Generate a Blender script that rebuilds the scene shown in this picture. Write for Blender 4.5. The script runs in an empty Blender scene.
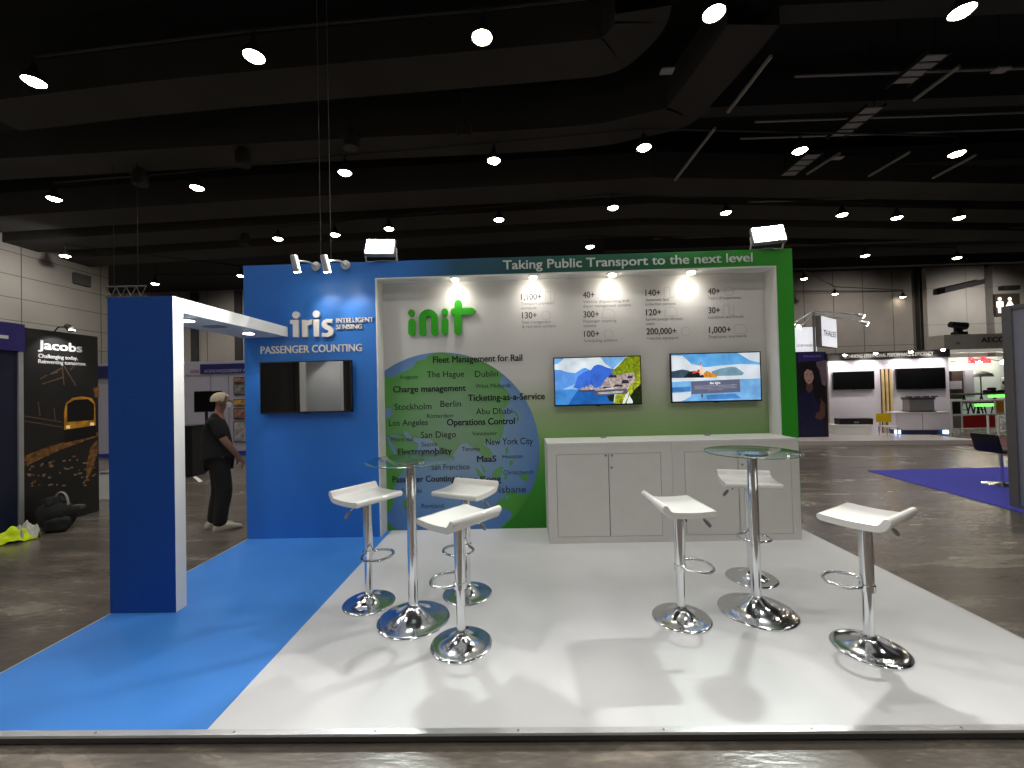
import bpy, bmesh, math, random
from mathutils import Vector, Matrix
random.seed(7)
sc = bpy.context.scene
COL = sc.collection
PI = math.pi

# ------------------------------------------------------------------ camera (solved from the photograph)
CAM = dict(x=3.0433, y=-4.466, z=1.6032, yaw=0.0224, pitch=0.0159, roll=0.0248, f=411.5694)
CP = Vector((CAM['x'], CAM['y'], CAM['z']))

def cam_axes():
    cy, sy = math.cos(CAM['yaw']), math.sin(CAM['yaw'])
    cp, sp = math.cos(CAM['pitch']), math.sin(CAM['pitch'])
    cr, sr = math.cos(CAM['roll']), math.sin(CAM['roll'])
    right = Vector((cy, sy, 0)); fw0 = Vector((-sy, cy, 0)); up0 = Vector((0, 0, 1))
    fw = fw0 * cp + up0 * sp
    up = -fw0 * sp + up0 * cp
    r2 = right * cr - up * sr
    u2 = right * sr + up * cr
    return r2, u2, fw
AX = cam_axes()

def ray(px, py):
    a = (px - 512) / CAM['f']; b = (py - 384) / CAM['f']
    return AX[0] * a - AX[1] * b + AX[2]
def onz(px, py, z):
    r = ray(px, py); return CP + r * ((z - CP.z) / r.z)
def ony(px, py, y):
    r = ray(px, py); return CP + r * ((y - CP.y) / r.y)

cd = bpy.data.cameras.new('camera'); cam = bpy.data.objects.new('camera', cd); COL.objects.link(cam)
cd.sensor_fit = 'HORIZONTAL'; cd.sensor_width = 36.0; cd.lens = 36.0 * CAM['f'] / 1024; cd.clip_start = 0.05; cd.clip_end = 300
M = Matrix((AX[0], AX[1], -AX[2])).transposed().to_4x4(); M.translation = CP
cam.matrix_world = M
sc.camera = cam

# ------------------------------------------------------------------ materials
def lin(c):
    return tuple(((v / 255) / 12.92 if v / 255 <= 0.04045 else ((v / 255 + 0.055) / 1.055) ** 2.4) for v in c) + (1,)
_m = {}
def mat(name, rgb, rough=0.5, metal=0.0, var=0.04, scale=6.0, bump=0.0, spec=0.5, emit=0.0, ergb=None, ior=None):
    if name in _m: return _m[name]
    m = bpy.data.materials.new(name); m.use_nodes = True; _m[name] = m
    nt = m.node_tree; N = nt.nodes; L = nt.links; p = N['Principled BSDF']
    p.inputs['Roughness'].default_value = rough; p.inputs['Metallic'].default_value = metal
    p.inputs['Specular IOR Level'].default_value = spec
    if ior: p.inputs['IOR'].default_value = ior
    tc = N.new('ShaderNodeTexCoord'); nz = N.new('ShaderNodeTexNoise'); nz.inputs['Scale'].default_value = scale; nz.inputs['Detail'].default_value = 4
    L.new(tc.outputs['Object'], nz.inputs['Vector'])
    cr = N.new('ShaderNodeValToRGB'); c = lin(rgb)
    lo = tuple(max(0, v * (1 - var)) for v in c[:3]) + (1,); hi = tuple(min(1, v * (1 + var)) for v in c[:3]) + (1,)
    cr.color_ramp.elements[0].color = lo; cr.color_ramp.elements[1].color = hi
    cr.color_ramp.elements[0].position = 0.3; cr.color_ramp.elements[1].position = 0.7
    L.new(nz.outputs['Fac'], cr.inputs['Fac']); L.new(cr.outputs['Color'], p.inputs['Base Color'])
    if bump:
        b = N.new('ShaderNodeBump'); b.inputs['Strength'].default_value = bump; b.inputs['Distance'].default_value = 0.01
        L.new(nz.outputs['Fac'], b.inputs['Height']); L.new(b.outputs['Normal'], p.inputs['Normal'])
    if emit:
        p.inputs['Emission Strength'].default_value = emit
        if ergb is None: L.new(cr.outputs['Color'], p.inputs['Emission Color'])
        else: p.inputs['Emission Color'].default_value = lin(ergb)
    return m
def ramp_mat(name, axis, stops, rough=0.5, radial=None, spec=0.5):
    """printed gradient along a world axis (or radial about a point): stops = [(pos, rgb), ...]"""
    m = bpy.data.materials.new(name); m.use_nodes = True; _m[name] = m
    nt = m.node_tree; N = nt.nodes; L = nt.links; p = N['Principled BSDF']; p.inputs['Roughness'].default_value = rough
    p.inputs['Specular IOR Level'].default_value = spec
    tc = N.new('ShaderNodeNewGeometry')
    a, b = stops[0][0], stops[-1][0]
    mr = N.new('ShaderNodeMapRange'); mr.inputs['From Min'].default_value = a; mr.inputs['From Max'].default_value = b
    if radial is not None:
        d = N.new('ShaderNodeVectorMath'); d.operation = 'DISTANCE'; d.inputs[1].default_value = radial
        L.new(tc.outputs['Position'], d.inputs[0]); L.new(d.outputs['Value'], mr.inputs['Value'])
    else:
        sx = N.new('ShaderNodeSeparateXYZ'); L.new(tc.outputs['Position'], sx.inputs[0]); L.new(sx.outputs[axis], mr.inputs['Value'])
    cr = N.new('ShaderNodeValToRGB'); L.new(mr.outputs['Result'], cr.inputs['Fac'])
    E = cr.color_ramp.elements
    while len(E) < len(stops): E.new(0.5)
    for e, (s, c) in zip(E, stops): e.position = (s - a) / (b - a)
    for e, (s, c) in zip(E, sorted(stops)): e.color = lin(c)
    L.new(cr.outputs['Color'], p.inputs['Base Color'])
    return m
def lines_mat(name, rgb, line, specs, rough=0.8, var=0.12, scale=0.35):
    """panelled wall: specs = [(axis, period, width fraction)] draws joints"""
    m = mat(name, rgb, rough=rough, var=var, scale=scale)
    nt = m.node_tree; N = nt.nodes; L = nt.links; p = N['Principled BSDF']
    src = p.inputs['Base Color'].links[0].from_socket
    g = N.new('ShaderNodeNewGeometry'); sx = N.new('ShaderNodeSeparateXYZ'); L.new(g.outputs['Position'], sx.inputs[0])
    for axis, per, w in specs:
        d = N.new('ShaderNodeMath'); d.operation = 'DIVIDE'; d.inputs[1].default_value = per; L.new(sx.outputs[axis], d.inputs[0])
        fr = N.new('ShaderNodeMath'); fr.operation = 'FRACT'; L.new(d.outputs[0], fr.inputs[0])
        lt = N.new('ShaderNodeMath'); lt.operation = 'LESS_THAN'; lt.inputs[1].default_value = w; L.new(fr.outputs[0], lt.inputs[0])
        mx = N.new('ShaderNodeMix'); mx.data_type = 'RGBA'; mx.inputs[7].default_value = lin(line)
        L.new(lt.outputs[0], mx.inputs[0]); L.new(src, mx.inputs[6]); src = mx.outputs[2]
    L.new(src, p.inputs['Base Color'])
    return m

WHITE = mat('white_laminate', (214, 214, 210), rough=0.42, var=0.02)
FLOORW = mat('white_vinyl', (212, 213, 214), rough=0.42, var=0.03, scale=2.5, spec=0.35)
FLOORB = mat('blue_vinyl', (66, 134, 216), rough=0.45, var=0.04, scale=2.5, spec=0.3)
ALU = mat('aluminium', (196, 198, 200), rough=0.35, metal=0.6)
DARKEDGE = mat('dark_edge', (52, 50, 50), rough=0.6)
CHROME = mat('chrome', (228, 230, 233), rough=0.13, metal=1.0, var=0.01)
GLOSSW = mat('glossy_white_plastic', (226, 226, 222), rough=0.14, var=0.01)
BLACKP = mat('black_plastic', (16, 16, 18), rough=0.4)
BLACKM = mat('black_metal', (22, 22, 24), rough=0.5)
GREYP = mat('grey_plastic', (120, 122, 124), rough=0.5)
BLUEP = mat('blue_panel', (28, 96, 180), rough=0.45, spec=0.3, var=0.05, scale=40)
NAVYP = mat('navy_print', (20, 72, 150), rough=0.55, spec=0.25, var=0.12, scale=60)
RAISEDW = mat('raised_white_letters', (226, 222, 214), rough=0.5)
LOGOG = mat('raised_green_letters', (46, 160, 24), rough=0.4)
HEADTXT = mat('headline_print', (196, 206, 200), rough=0.5)
INK = mat('black_ink', (14, 26, 22), rough=0.6)
INK2 = mat('dark_green_ink', (24, 58, 44), rough=0.6)
STATINK = mat('dark_grey_ink', (52, 54, 54), rough=0.6)
STATINK2 = mat('mid_grey_ink', (118, 118, 116), rough=0.6)
ICON = mat('pale_grey_ink', (184, 182, 178), rough=0.6)
BULB = mat('white_bulb', (255, 250, 238), emit=60, ergb=(255, 246, 228))
HALLBULB = mat('hall_bulb', (255, 250, 238), emit=45, ergb=(255, 240, 214))
FLOODB = mat('flood_lens', (255, 252, 244), emit=110, ergb=(255, 247, 228))
DOWNB = mat('downlight_lens', (255, 252, 244), emit=25, ergb=(255, 248, 232))

# ------------------------------------------------------------------ mesh collector
_fonts = {}
def text_shape(body, bold=0.0):
    k = (body, bold)
    if k in _fonts: return _fonts[k]
    cu = bpy.data.curves.new('txt', 'FONT'); cu.body = body; cu.size = 1; cu.resolution_u = 3; cu.fill_mode = 'FRONT'
    o = bpy.data.objects.new('txt', cu); COL.objects.link(o)
    dg = bpy.context.evaluated_depsgraph_get()
    me = bpy.data.meshes.new_from_object(o.evaluated_get(dg))
    vs = [v.co.copy() for v in me.vertices]; fs = [tuple(p.vertices) for p in me.polygons]
    bpy.data.objects.remove(o); bpy.data.curves.remove(cu); bpy.data.meshes.remove(me)
    if not vs: vs = [Vector((0, 0, 0))]
    elif bold > .008:          # bold by overstriking the same outline
        n = len(vs); V0 = vs; F0 = fs; vs = []; fs = []
        for k, (dx, dy) in enumerate(((-bold, -bold * .4), (bold, -bold * .4), (0, bold * .5), (-bold, bold * .5), (bold, bold * .5))):
            vs += [v + Vector((dx, dy, .0003 * k)) for v in V0]; fs += [tuple(i + k * n for i in f) for f in F0]
    _fonts[k] = (vs, fs); return _fonts[k]
def capheight(bold=0.0):
    vs, _ = text_shape('H', bold); return max(v.y for v in vs) - min(v.y for v in vs)

class Frame:
    """a vertical (or any) plane: o + s*u + t*v, n towards the viewer"""
    def __init__(self, o, u, v=(0, 0, 1)):
        self.o = Vector(o); self.u = Vector(u).normalized(); self.v = Vector(v).normalized(); self.n = self.u.cross(self.v).normalized()
    def st(self, px, py, d=0.0):
        r = ray(px, py); o = self.o + self.n * d
        t = (o - CP).dot(self.n) / r.dot(self.n); q = CP + r * t - self.o
        return q.dot(self.u), q.dot(self.v)
    def p(self, s, t, d=0.0): return self.o + self.u * s + self.v * t + self.n * d
    def rect(self, x0, y0, x1, y1, d=0.0):
        xm, ym = (x0 + x1) / 2, (y0 + y1) / 2
        return self.st(x0, ym, d)[0], self.st(x1, ym, d)[0], self.st(xm, y1, d)[1], self.st(xm, y0, d)[1]

class MB:
    def __init__(self): self.V = []; self.F = []; self.I = []
    def add(self, vs, fs, mi=0):
        b = len(self.V); self.V += [Vector(v) for v in vs]
        for f in fs: self.F.append(tuple(i + b for i in f)); self.I.append(mi)
        return self
    def box(self, x0, x1, y0, y1, z0, z1, mi=0, bev=0.0, seg=2):
        if bev <= 0:
            vs = [(x, y, z) for z in (z0, z1) for y in (y0, y1) for x in (x0, x1)]
            return self.add(vs, [(0, 2, 3, 1), (4, 5, 7, 6), (0, 1, 5, 4), (2, 6, 7, 3), (0, 4, 6, 2), (1, 3, 7, 5)], mi)
        bm = bmesh.new(); bmesh.ops.create_cube(bm, size=1)
        for v in bm.verts: v.co = Vector(((x0 + x1) / 2 + v.co.x * (x1 - x0), (y0 + y1) / 2 + v.co.y * (y1 - y0), (z0 + z1) / 2 + v.co.z * (z1 - z0)))
        bmesh.ops.bevel(bm, geom=list(bm.edges), offset=bev, segments=seg, affect='EDGES', profile=0.5)
        self.bm(bm, mi); bm.free(); return self
    def bm(self, bm, mi=0):
        bm.verts.ensure_lookup_table(); bm.verts.index_update()
        return self.add([v.co.copy() for v in bm.verts], [tuple(v.index for v in f.verts) for f in bm.faces], mi)
    def fbox(self, F, s0, s1, t0, t1, d0, d1, mi=0):
        vs = [F.p(s, t, d) for d in (d0, d1) for t in (t0, t1) for s in (s0, s1)]
        return self.add(vs, [(0, 2, 3, 1), (4, 5, 7, 6), (0, 1, 5, 4), (2, 6, 7, 3), (0, 4, 6, 2), (1, 3, 7, 5)], mi)
    def frect(self, F, s0, s1, t0, t1, d, mi=0):
        return self.add([F.p(s0, t0, d), F.p(s1, t0, d), F.p(s1, t1, d), F.p(s0, t1, d)], [(0, 1, 2, 3)], mi)
    def fpoly(self, F, pts, d=0.0, mi=0):
        return self.add([F.p(s, t, d) for s, t in pts], [tuple(range(len(pts)))], mi)
    def fprism(self, F, pts, d0, d1, mi=0):
        a = sum(pts[i][0] * pts[(i + 1) % len(pts)][1] - pts[(i + 1) % len(pts)][0] * pts[i][1] for i in range(len(pts)))
        if a < 0: pts = pts[::-1]
        n = len(pts); vs = [F.p(s, t, d0) for s, t in pts] + [F.p(s, t, d1) for s, t in pts]
        fs = [tuple(range(n, 2 * n)), tuple(range(n - 1, -1, -1))] + [(i, (i + 1) % n, n + (i + 1) % n, n + i) for i in range(n)]
        return self.add(vs, fs, mi)
    def text(self, F, body, s0, s1, t, cap, d=0.001, depth=0.0, bold=0.0, mi=0):
        vs, fs = text_shape(body, bold)
        x0 = min(v.x for v in vs); x1 = max(v.x for v in vs)
        kx = (s1 - s0) / max(1e-6, x1 - x0); ky = cap / capheight(bold)
        P = [F.p(s0 + (v.x - x0) * kx, t + (v.y + 0) * ky, d + depth + v.z) for v in vs]
        self.add(P, fs, mi)
        if depth:
            cnt = {}
            for f in fs:
                for i in range(len(f)):
                    e = (f[i], f[(i + 1) % len(f)]); cnt[e] = 1
            B = [F.p(s0 + (v.x - x0) * kx, t + v.y * ky, d) for v in vs]
            side = [e for e in cnt if (e[1], e[0]) not in cnt]
            n = len(vs)
            self.add(P + B, [(a, n + a, n + b, b) for a, b in side], mi)
        return self
    def ptext(self, F, body, px0, px1, pyb, capx, **k):
        """text placed by where the photo shows it on that plane"""
        d = k.get('d', 0.001) + k.get('depth', 0)
        s0, t0 = F.st(px0, pyb, d); s1, _ = F.st(px1, pyb, d); _, t1 = F.st(px0, pyb - capx, d)
        return self.text(F, body, s0, s1, t0, t1 - t0, **k)
    def tube(self, pts, r, seg=12, closed=False, mi=0, caps=True):
        pts = [Vector(p) for p in pts]; n = len(pts); rs = r if isinstance(r, (list, tuple)) else [r] * n
        T = []
        for i in range(n):
            a = pts[(i - 1) % n] if (closed or i > 0) else pts[i]; b = pts[(i + 1) % n] if (closed or i < n - 1) else pts[i]
            T.append((b - a).normalized())
        ref = Vector((0, 0, 1)) if abs(T[0].z) < 0.9 else Vector((1, 0, 0))
        nrm = (ref - T[0] * ref.dot(T[0])).normalized(); vs = []
        for i in range(n):
            nrm = (nrm - T[i] * nrm.dot(T[i])).normalized(); bi = T[i].cross(nrm)
            for j in range(seg):
                a = 2 * PI * j / seg; vs.append(pts[i] + (nrm * math.cos(a) + bi * math.sin(a)) * rs[i])
        fs = []
        for i in range(n if closed else n - 1):
            for j in range(seg):
                fs.append((i * seg + j, i * seg + (j + 1) % seg, ((i + 1) % n) * seg + (j + 1) % seg, ((i + 1) % n) * seg + j))
        if caps and not closed: fs += [tuple(range(seg - 1, -1, -1)), tuple((n - 1) * seg + j for j in range(seg))]
        return self.add(vs, fs, mi)
    def lathe(self, prof, seg=40, c=(0, 0, 0), mi=0):
        vs = []; fs = []; n = len(prof)
        for r, z in prof:
            for j in range(seg):
                a = 2 * PI * j / seg; vs.append((c[0] + r * math.cos(a), c[1] + r * math.sin(a), c[2] + z))
        for i in range(n - 1):
            for j in range(seg): fs.append((i * seg + j, i * seg + (j + 1) % seg, (i + 1) * seg + (j + 1) % seg, (i + 1) * seg + j))
        if prof[0][0] > 1e-6: fs.append(tuple(range(seg - 1, -1, -1)))
        if prof[-1][0] > 1e-6: fs.append(tuple((n - 1) * seg + j for j in range(seg)))
        return self.add(vs, fs, mi)
    def build(self, name, mats, parent=None, smooth=False, world=True):
        me = bpy.data.meshes.new(name)
        off = parent_world(parent) if (parent is not None and world) else Vector((0, 0, 0))
        me.from_pydata([tuple(v - off) for v in self.V], [], self.F)
        if not isinstance(mats, (list, tuple)): mats = [mats]
        for m in mats: me.materials.append(m)
        for p, i in zip(me.polygons, self.I): p.material_index = i
        if smooth:
            for p in me.polygons: p.use_smooth = True
            me.set_sharp_from_angle(angle=math.radians(38))
        me.update()
        o = bpy.data.objects.new(name, me); COL.objects.link(o)
        if parent is not None: o.parent = parent
        return o
def parent_world(o):
    p = Vector((0, 0, 0))
    while o is not None: p += o.location; o = o.parent
    return p
def tag(o, label=None, cat=None, group=None, kind=None):
    if label: o['label'] = label
    if cat: o['category'] = cat
    if group: o['group'] = group
    if kind: o['kind'] = kind
    return o
def thing(name, label, cat, loc=(0, 0, 0), group=None):
    o = bpy.data.objects.new(name, None); o.empty_display_size = 0.1; COL.objects.link(o); o.location = loc
    return tag(o, label, cat, group)
def struct(mb, name, m, parent=None, smooth=False):
    o = mb.build(name, m, parent, smooth)
    if parent is None: o['kind'] = 'structure'
    return o
def copy_tree(o, parent=None):
    c = o.copy(); COL.objects.link(c); c.parent = parent
    for ch in [x for x in o.children]: copy_tree(ch, c)
    return c
def lamp(name, kind, loc, energy, color=(1, 1, 1), size=0.1, target=None, angle=120, blend=0.5):
    l = bpy.data.lights.new(name, kind); l.energy = energy; l.color = color
    if kind in ('POINT', 'SPOT'): l.shadow_soft_size = size
    if kind == 'AREA': l.size = size
    if kind == 'SPOT': l.spot_size = math.radians(angle); l.spot_blend = blend
    o = bpy.data.objects.new(name, l); COL.objects.link(o); o.location = loc
    if target is not None:
        o.rotation_euler = (Vector(target) - Vector(loc)).to_track_quat('-Z', 'Y').to_euler()
    return o

PZ = 0.05            # top of the platform
WARM = (1.0, 0.965, 0.91)
wd = bpy.data.worlds.new('world'); sc.world = wd; wd.use_nodes = True
wd.node_tree.nodes['Background'].inputs['Color'].default_value = (0.95, 0.97, 1.0, 1); wd.node_tree.nodes['Background'].inputs['Strength'].default_value = 0.12
sc.view_settings.view_transform = 'Standard'; sc.view_settings.look = 'None'
sc.cycles.use_denoising = True
sc.cycles.max_bounces = 8; sc.cycles.transparent_max_bounces = 8; sc.cycles.sample_clamp_indirect = 6

# ================================================================== the hall
def concrete():
    m = bpy.data.materials.new('polished_concrete'); m.use_nodes = True
    nt = m.node_tree; N = nt.nodes; L = nt.links; p = N['Principled BSDF']
    tc = N.new('ShaderNodeTexCoord')
    n1 = N.new('ShaderNodeTexNoise'); n1.inputs['Scale'].default_value = 0.9; n1.inputs['Detail'].default_value = 8; n1.inputs['Distortion'].default_value = 1.2
    mp = N.new('ShaderNodeMapping'); mp.inputs['Scale'].default_value = (0.8, 2.6, 1); mp.inputs['Rotation'].default_value = (0, 0, 0.35)
    L.new(tc.outputs['Object'], mp.inputs['Vector']); L.new(mp.outputs['Vector'], n1.inputs['Vector'])
    n2 = N.new('ShaderNodeTexNoise'); n2.inputs['Scale'].default_value = 14; n2.inputs['Detail'].default_value = 6; L.new(mp.outputs['Vector'], n2.inputs['Vector'])
    cr = N.new('ShaderNodeValToRGB'); E = cr.color_ramp.elements
    E[0].position = 0.22; E[0].color = lin((62, 58, 54)); E[1].position = 0.72; E[1].color = lin((156, 146, 132))
    e = E.new(0.55); e.color = lin((104, 97, 89))
    mx = N.new('ShaderNodeMix'); mx.data_type = 'FLOAT'; mx.inputs[0].default_value = 0.3
    L.new(n1.outputs['Fac'], mx.inputs[2]); L.new(n2.outputs['Fac'], mx.inputs[3]); L.new(mx.outputs[0], cr.inputs['Fac'])
    L.new(cr.outputs['Color'], p.inputs['Base Color'])
    rr = N.new('ShaderNodeMapRange'); rr.inputs['To Min'].default_value = 0.12; rr.inputs['To Max'].default_value = 0.36
    L.new(n1.outputs['Fac'], rr.inputs['Value']); L.new(rr.outputs['Result'], p.inputs['Roughness'])
    b = N.new('ShaderNodeBump'); b.inputs['Strength'].default_value = 0.12; b.inputs['Distance'].default_value = 0.02
    L.new(n2.outputs['Fac'], b.inputs['Height']); L.new(b.outputs['Normal'], p.inputs['Normal'])
    return m
mb = MB(); mb.box(-45, 62, -15, 33.2, -0.2, 0.0); struct(mb, 'floor', concrete())
CEILM = mat('ceiling_black', (14, 14, 15), rough=0.9)
mb = MB(); mb.box(-45, 62, -15, 34, 11.6, 11.8); struct(mb, 'ceiling', CEILM)
WALLM = lines_mat('hall_wall_panels', (146, 142, 136), (84, 80, 76), [('Y', 4.0, 0.012), ('Z', 1.15, 0.03)])
mb = MB(); mb.box(-22.9, -22.5, -15, 20.5, 0, 11.6)
struct(mb, 'wall_left', WALLM)
WALLB = lines_mat('hall_back_panels', (128, 121, 114), (66, 62, 58), [('X', 2.6, 0.025), ('Z', 4.8, 0.01)])
mb = MB(); mb.box(-45, 62, 33, 33.3, 0, 11.6); struct(mb, 'wall_back', WALLB)
# dark full-height gaps and paler bays of the back wall, seen through the portal and right of the stand
GAPM = mat('dark_gap', (34, 32, 31), rough=0.8)
PALEB = lines_mat('pale_bay_panels', (168, 162, 155), (116, 110, 104), [('X', 7.0, 0.006), ('Z', 3.2, 0.012)])
BF = Frame((0, 33, 0), (1, 0, 0))
mb = MB()
for a, b in ((192, 199), (236, 243)):
    s0, s1 = BF.st(a, 350)[0], BF.st(b, 350)[0]; mb.fbox(BF, s0, s1, 0, 11.5, 0.0, 0.15, 0)
s0, s1 = BF.st(915.5, 320)[0], BF.st(919, 320)[0]; mb.fbox(BF, s0, s1, 0, 11.5, 0, 0.4)
struct(mb, 'trim_1', GAPM)
mb = MB(); s0, s1 = BF.st(919, 320)[0], BF.st(976, 320)[0]; mb.fbox(BF, s0, s1, 0, 11.5, 0, 0.8)
s2, s3 = BF.st(984, 320)[0], BF.st(1120, 320)[0]; mb.fbox(BF, s2, s3, 0, 11.5, 0, 0.8)
struct(mb, 'trim_2', PALEB)
mb = MB(); mb.fbox(BF, s1, s2, 0, 11.5, 0.0, 0.2); struct(mb, 'trim_3', mat('grey_gap', (92, 88, 82), rough=0.9))
mb = MB(); a = BF.st(937, 292, .8); b = BF.st(976, 283, .8)
mb.fprism(BF, [(a[0], a[1] - .25), (b[0], b[1] - .25), (b[0], b[1] + .2), (a[0], a[1] + .2)], 0.8, 1.5); struct(mb, 'trim_4', GAPM)
mb = MB(); mb.box(-45, 62, -15.3, -15, 0, 11.6); struct(mb, 'wall_front', lines_mat('dark_hall_panels', (74, 71, 68), (40, 38, 36), [('X', 2.6, .03)]))
mb = MB(); mb.box(50, 50.3, -15, 33, 0, 11.6); struct(mb, 'wall_right', WALLM)

# ceiling baffles: bands that run across the hall and curve towards the viewer
BAF = mat('baffle_grey', (54, 52, 50), rough=0.9, var=0.15, scale=0.5)
def baffle(pxs, width, h, z=9.6, name='beam'):
    P = [onz(x, y, z) for x, y in pxs]
    vs = []; fs = []; n = len(P)
    for i in range(n):
        a = P[max(0, i - 1)]; b = P[min(n - 1, i + 1)]; t = (b - a); t.z = 0; t.normalize(); nn = Vector((t.y, -t.x, 0))
        for dz, w in ((0, 0), (0, width), (h, width), (h, 0)): vs.append(P[i] + nn * w + Vector((0, 0, dz)))
    for i in range(n - 1):
        for j in range(4): fs.append((i * 4 + j, (i + 1) * 4 + j, (i + 1) * 4 + (j + 1) % 4, i * 4 + (j + 1) % 4))
    m = MB(); m.add(vs, fs); return struct(m, name, BAF)
def smooth_path(pts, n=6):
    out = []
    for i in range(len(pts) - 1):
        p0 = pts[max(0, i - 1)]; p1 = pts[i]; p2 = pts[i + 1]; p3 = pts[min(len(pts) - 1, i + 2)]
        for k in range(n):
            t = k / n
            out.append(tuple(0.5 * ((2 * b) + (-a + c) * t + (2 * a - 5 * b + 4 * c - d) * t * t + (-a + 3 * b - 3 * c + d) * t ** 3) for a, b, c, d in zip(p0, p1, p2, p3)))
    out.append(pts[-1]); return out
baffle(smooth_path([(20, 131), (190, 112), (420, 92), (560, 80), (612, 73), (642, 54), (665, 27), (672, 5)]), 1.15, 0.9)
baffle(smooth_path([(0, 180), (300, 163), (560, 150), (640, 138), (690, 124), (720, 95), (760, 50), (780, 25)]), 1.2, 0.9)
for k, y0 in enumerate((222, 244, 262)):
    baffle([(-60, y0 + 14), (300, y0 - 8), (640, y0 - 26), (1080, y0 - 20)], 1.5, 1.0)
for yy in (5.0, 8.4, 12.2, 16.5, 21.5, 27):
    m = MB(); m.box(8.5, 50, yy, yy + 0.5, 10.3, 11.0); struct(m, 'beam', mat('beam_dark', (48, 47, 47), rough=0.8))
RODM = mat('galvanised_rod', (150, 150, 148), rough=0.5, metal=0.5)
mb = MB()
for yy in (6.5, 8.35, 9.2, 14.0, 18.2): mb.tube([(10.5, yy, 9.75), (48, yy + 0.25, 9.75)], 0.035, 6)
for a, b in (((869, 176), (910, 152)), ((933, 178), (976, 155)), ((807, 174), (840, 153)), ((728, 112), (771, 56)), ((675, 180), (715, 128)), ((914, 100), (960, 66))):
    p, q = onz(a[0], a[1], 9.6), onz(b[0], b[1], 9.6); mb.tube([p, q], 0.05, 6)
struct(mb, 'trim_5', RODM, smooth=True)
# suspended cable trays with pale rungs
TRAY = mat('pale_tray', (150, 150, 152), rough=0.6)
for (x, y0, y1, which) in ((13.5, 5.8, 6.8, 'nearest'), (13.57, 7.7, 9.1, 'second'), (13.5, 10.1, 11.6, 'farthest')):
    r = thing('hanging_cable_tray', 'pale ladder cable tray under the dark roof on the right, %s of three' % which, 'cable tray', (x, (y0 + y1) / 2, 9.6), 'cable trays under the roof')
    a = MB(); a.box(x - .29, x - .26, y0 - .1, y1 + .1, 9.6, 9.7); a.box(x + .26, x + .29, y0 - .1, y1 + .1, 9.6, 9.7); a.build('side_rail', BLACKM, r)
    for k in range(4):
        w = (y1 - y0) / 4; b = MB(); b.box(x - .26, x + .26, y0 + k * w, y0 + k * w + w * .72, 9.61, 9.64); b.build('rung', TRAY, r)
    for yy in (y0, y1): c = MB(); c.tube([(x, yy, 9.68), (x, yy, 11.6)], 0.015, 6); c.build('hanger', BLACKM, r)
for (px, py) in ((667, 71), (1001, 70), (838, 158)):
    p = onz(px, py, 9.5)
    r = thing('hanging_sign', 'small pale plate hanging from the dark roof %s' % {667: 'left of the brightest roof lamp', 1001: 'at the far right near the tray', 838: 'beside the middle tray'}[px], 'plate', p)
    a = MB(); a.box(p.x - .16, p.x + .16, p.y - .1, p.y + .1, p.z - .02, p.z + .02); a.build('plate', TRAY, r)
    a = MB(); a.tube([p + Vector((0, 0, .02)), (p.x, p.y, 11.6)], .012, 6); a.build('hanger', BLACKM, r)
# loudspeaker-like dark canisters on the baffles
CAN = mat('dark_canister', (42, 40, 39), rough=0.7)
for i, (px, py, w) in enumerate(((140, 178, 'above the far left booth'), (243, 158, 'left of centre, nearest row'), (351, 140, 'centre left'), (464, 130, 'centre'), (245, 240, 'just over the blue wall corner'))):
    p = onz(px, py, 9.3)
    r = thing('hanging_fixture', 'dark cylindrical fixture hanging from roof band %s' % w, 'roof fixture', p, 'dark roof fixtures')
    a = MB(); a.lathe([(.22, -.25), (.24, .1), (.14, .3)], 20, p); a.build('housing', CAN, r, True)
    a = MB(); a.tube([(p.x, p.y, p.z + .28), (p.x, p.y, 11.6)], .03, 8); a.build('stem', CAN, r, True)

# high-bay lamps in regular rows
ROWS = [('nearest row', [(34, 82), (254, 57), (482, 38), (714, 14), (962, 12)], 1.0),
        ('second row', [(54, 199), (197, 188), (345, 173), (494, 161), (644, 148), (800, 151), (957, 154)], 1.0),
        ('third row', [(278, 239), (335, 235), (389, 229), (499, 220), (613, 208), (726, 213), (842, 215), (897, 218), (959, 218)], 0.9),
        ('fourth row', [(65, 256), (241, 276), (590, 247), (865, 256), (957, 258)], 1.0),
        ('farthest row', [(155, 284), (804, 279), (835, 294), (903, 297)], 1.0)]
ORD = ['leftmost', 'second from left', 'third from left', 'fourth from left', 'fifth from left', 'sixth from left', 'seventh from left', 'eighth from left', 'rightmost']
HALLE = 330
proto = None
for rn, pts, sz in ROWS:
    rl = MB(); rl.tube([onz(px, py, 9.0) + Vector((0, 0, .61)) for px, py in pts], .04, 6); struct(rl, 'trim_6', BLACKM)
    for i, (px, py) in enumerate(pts):
        p = onz(px, py, 9.0)
        o = ORD[i] if i < len(pts) - 1 else 'rightmost'
        lab = 'bright round roof lamp, %s in the %s' % (o, rn)
        if proto is None:
            proto = thing('pendant_lamp', lab, 'ceiling lamp', p, 'roof lamps')
            a = MB(); a.lathe([(.2, 0.02), (.21, .0), (.21, .1), (.12, .22), (.07, .34), (.07, .42)], 24); a.build('housing', BLACKM, proto, True, world=False)
            a = MB(); a.lathe([(.0, -.05), (.14, -.045), (.205, .012)], 24); a.build('lens', HALLBULB, proto, True, world=False)
            a = MB(); a.tube([(0, 0, .4), (0, 0, .57)], .02, 6); a.build('cable', BLACKM, proto, world=False)
            r = proto
        else:
            r = copy_tree(proto); r.location = p; r['label'] = lab
        if rn in ('nearest row', 'second row', 'third row'):
            lamp('hall_light', 'SPOT', p - Vector((0, 0, .08)), HALLE, WARM, .2, p - Vector((0, 0, 5)), 130, .6)
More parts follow.
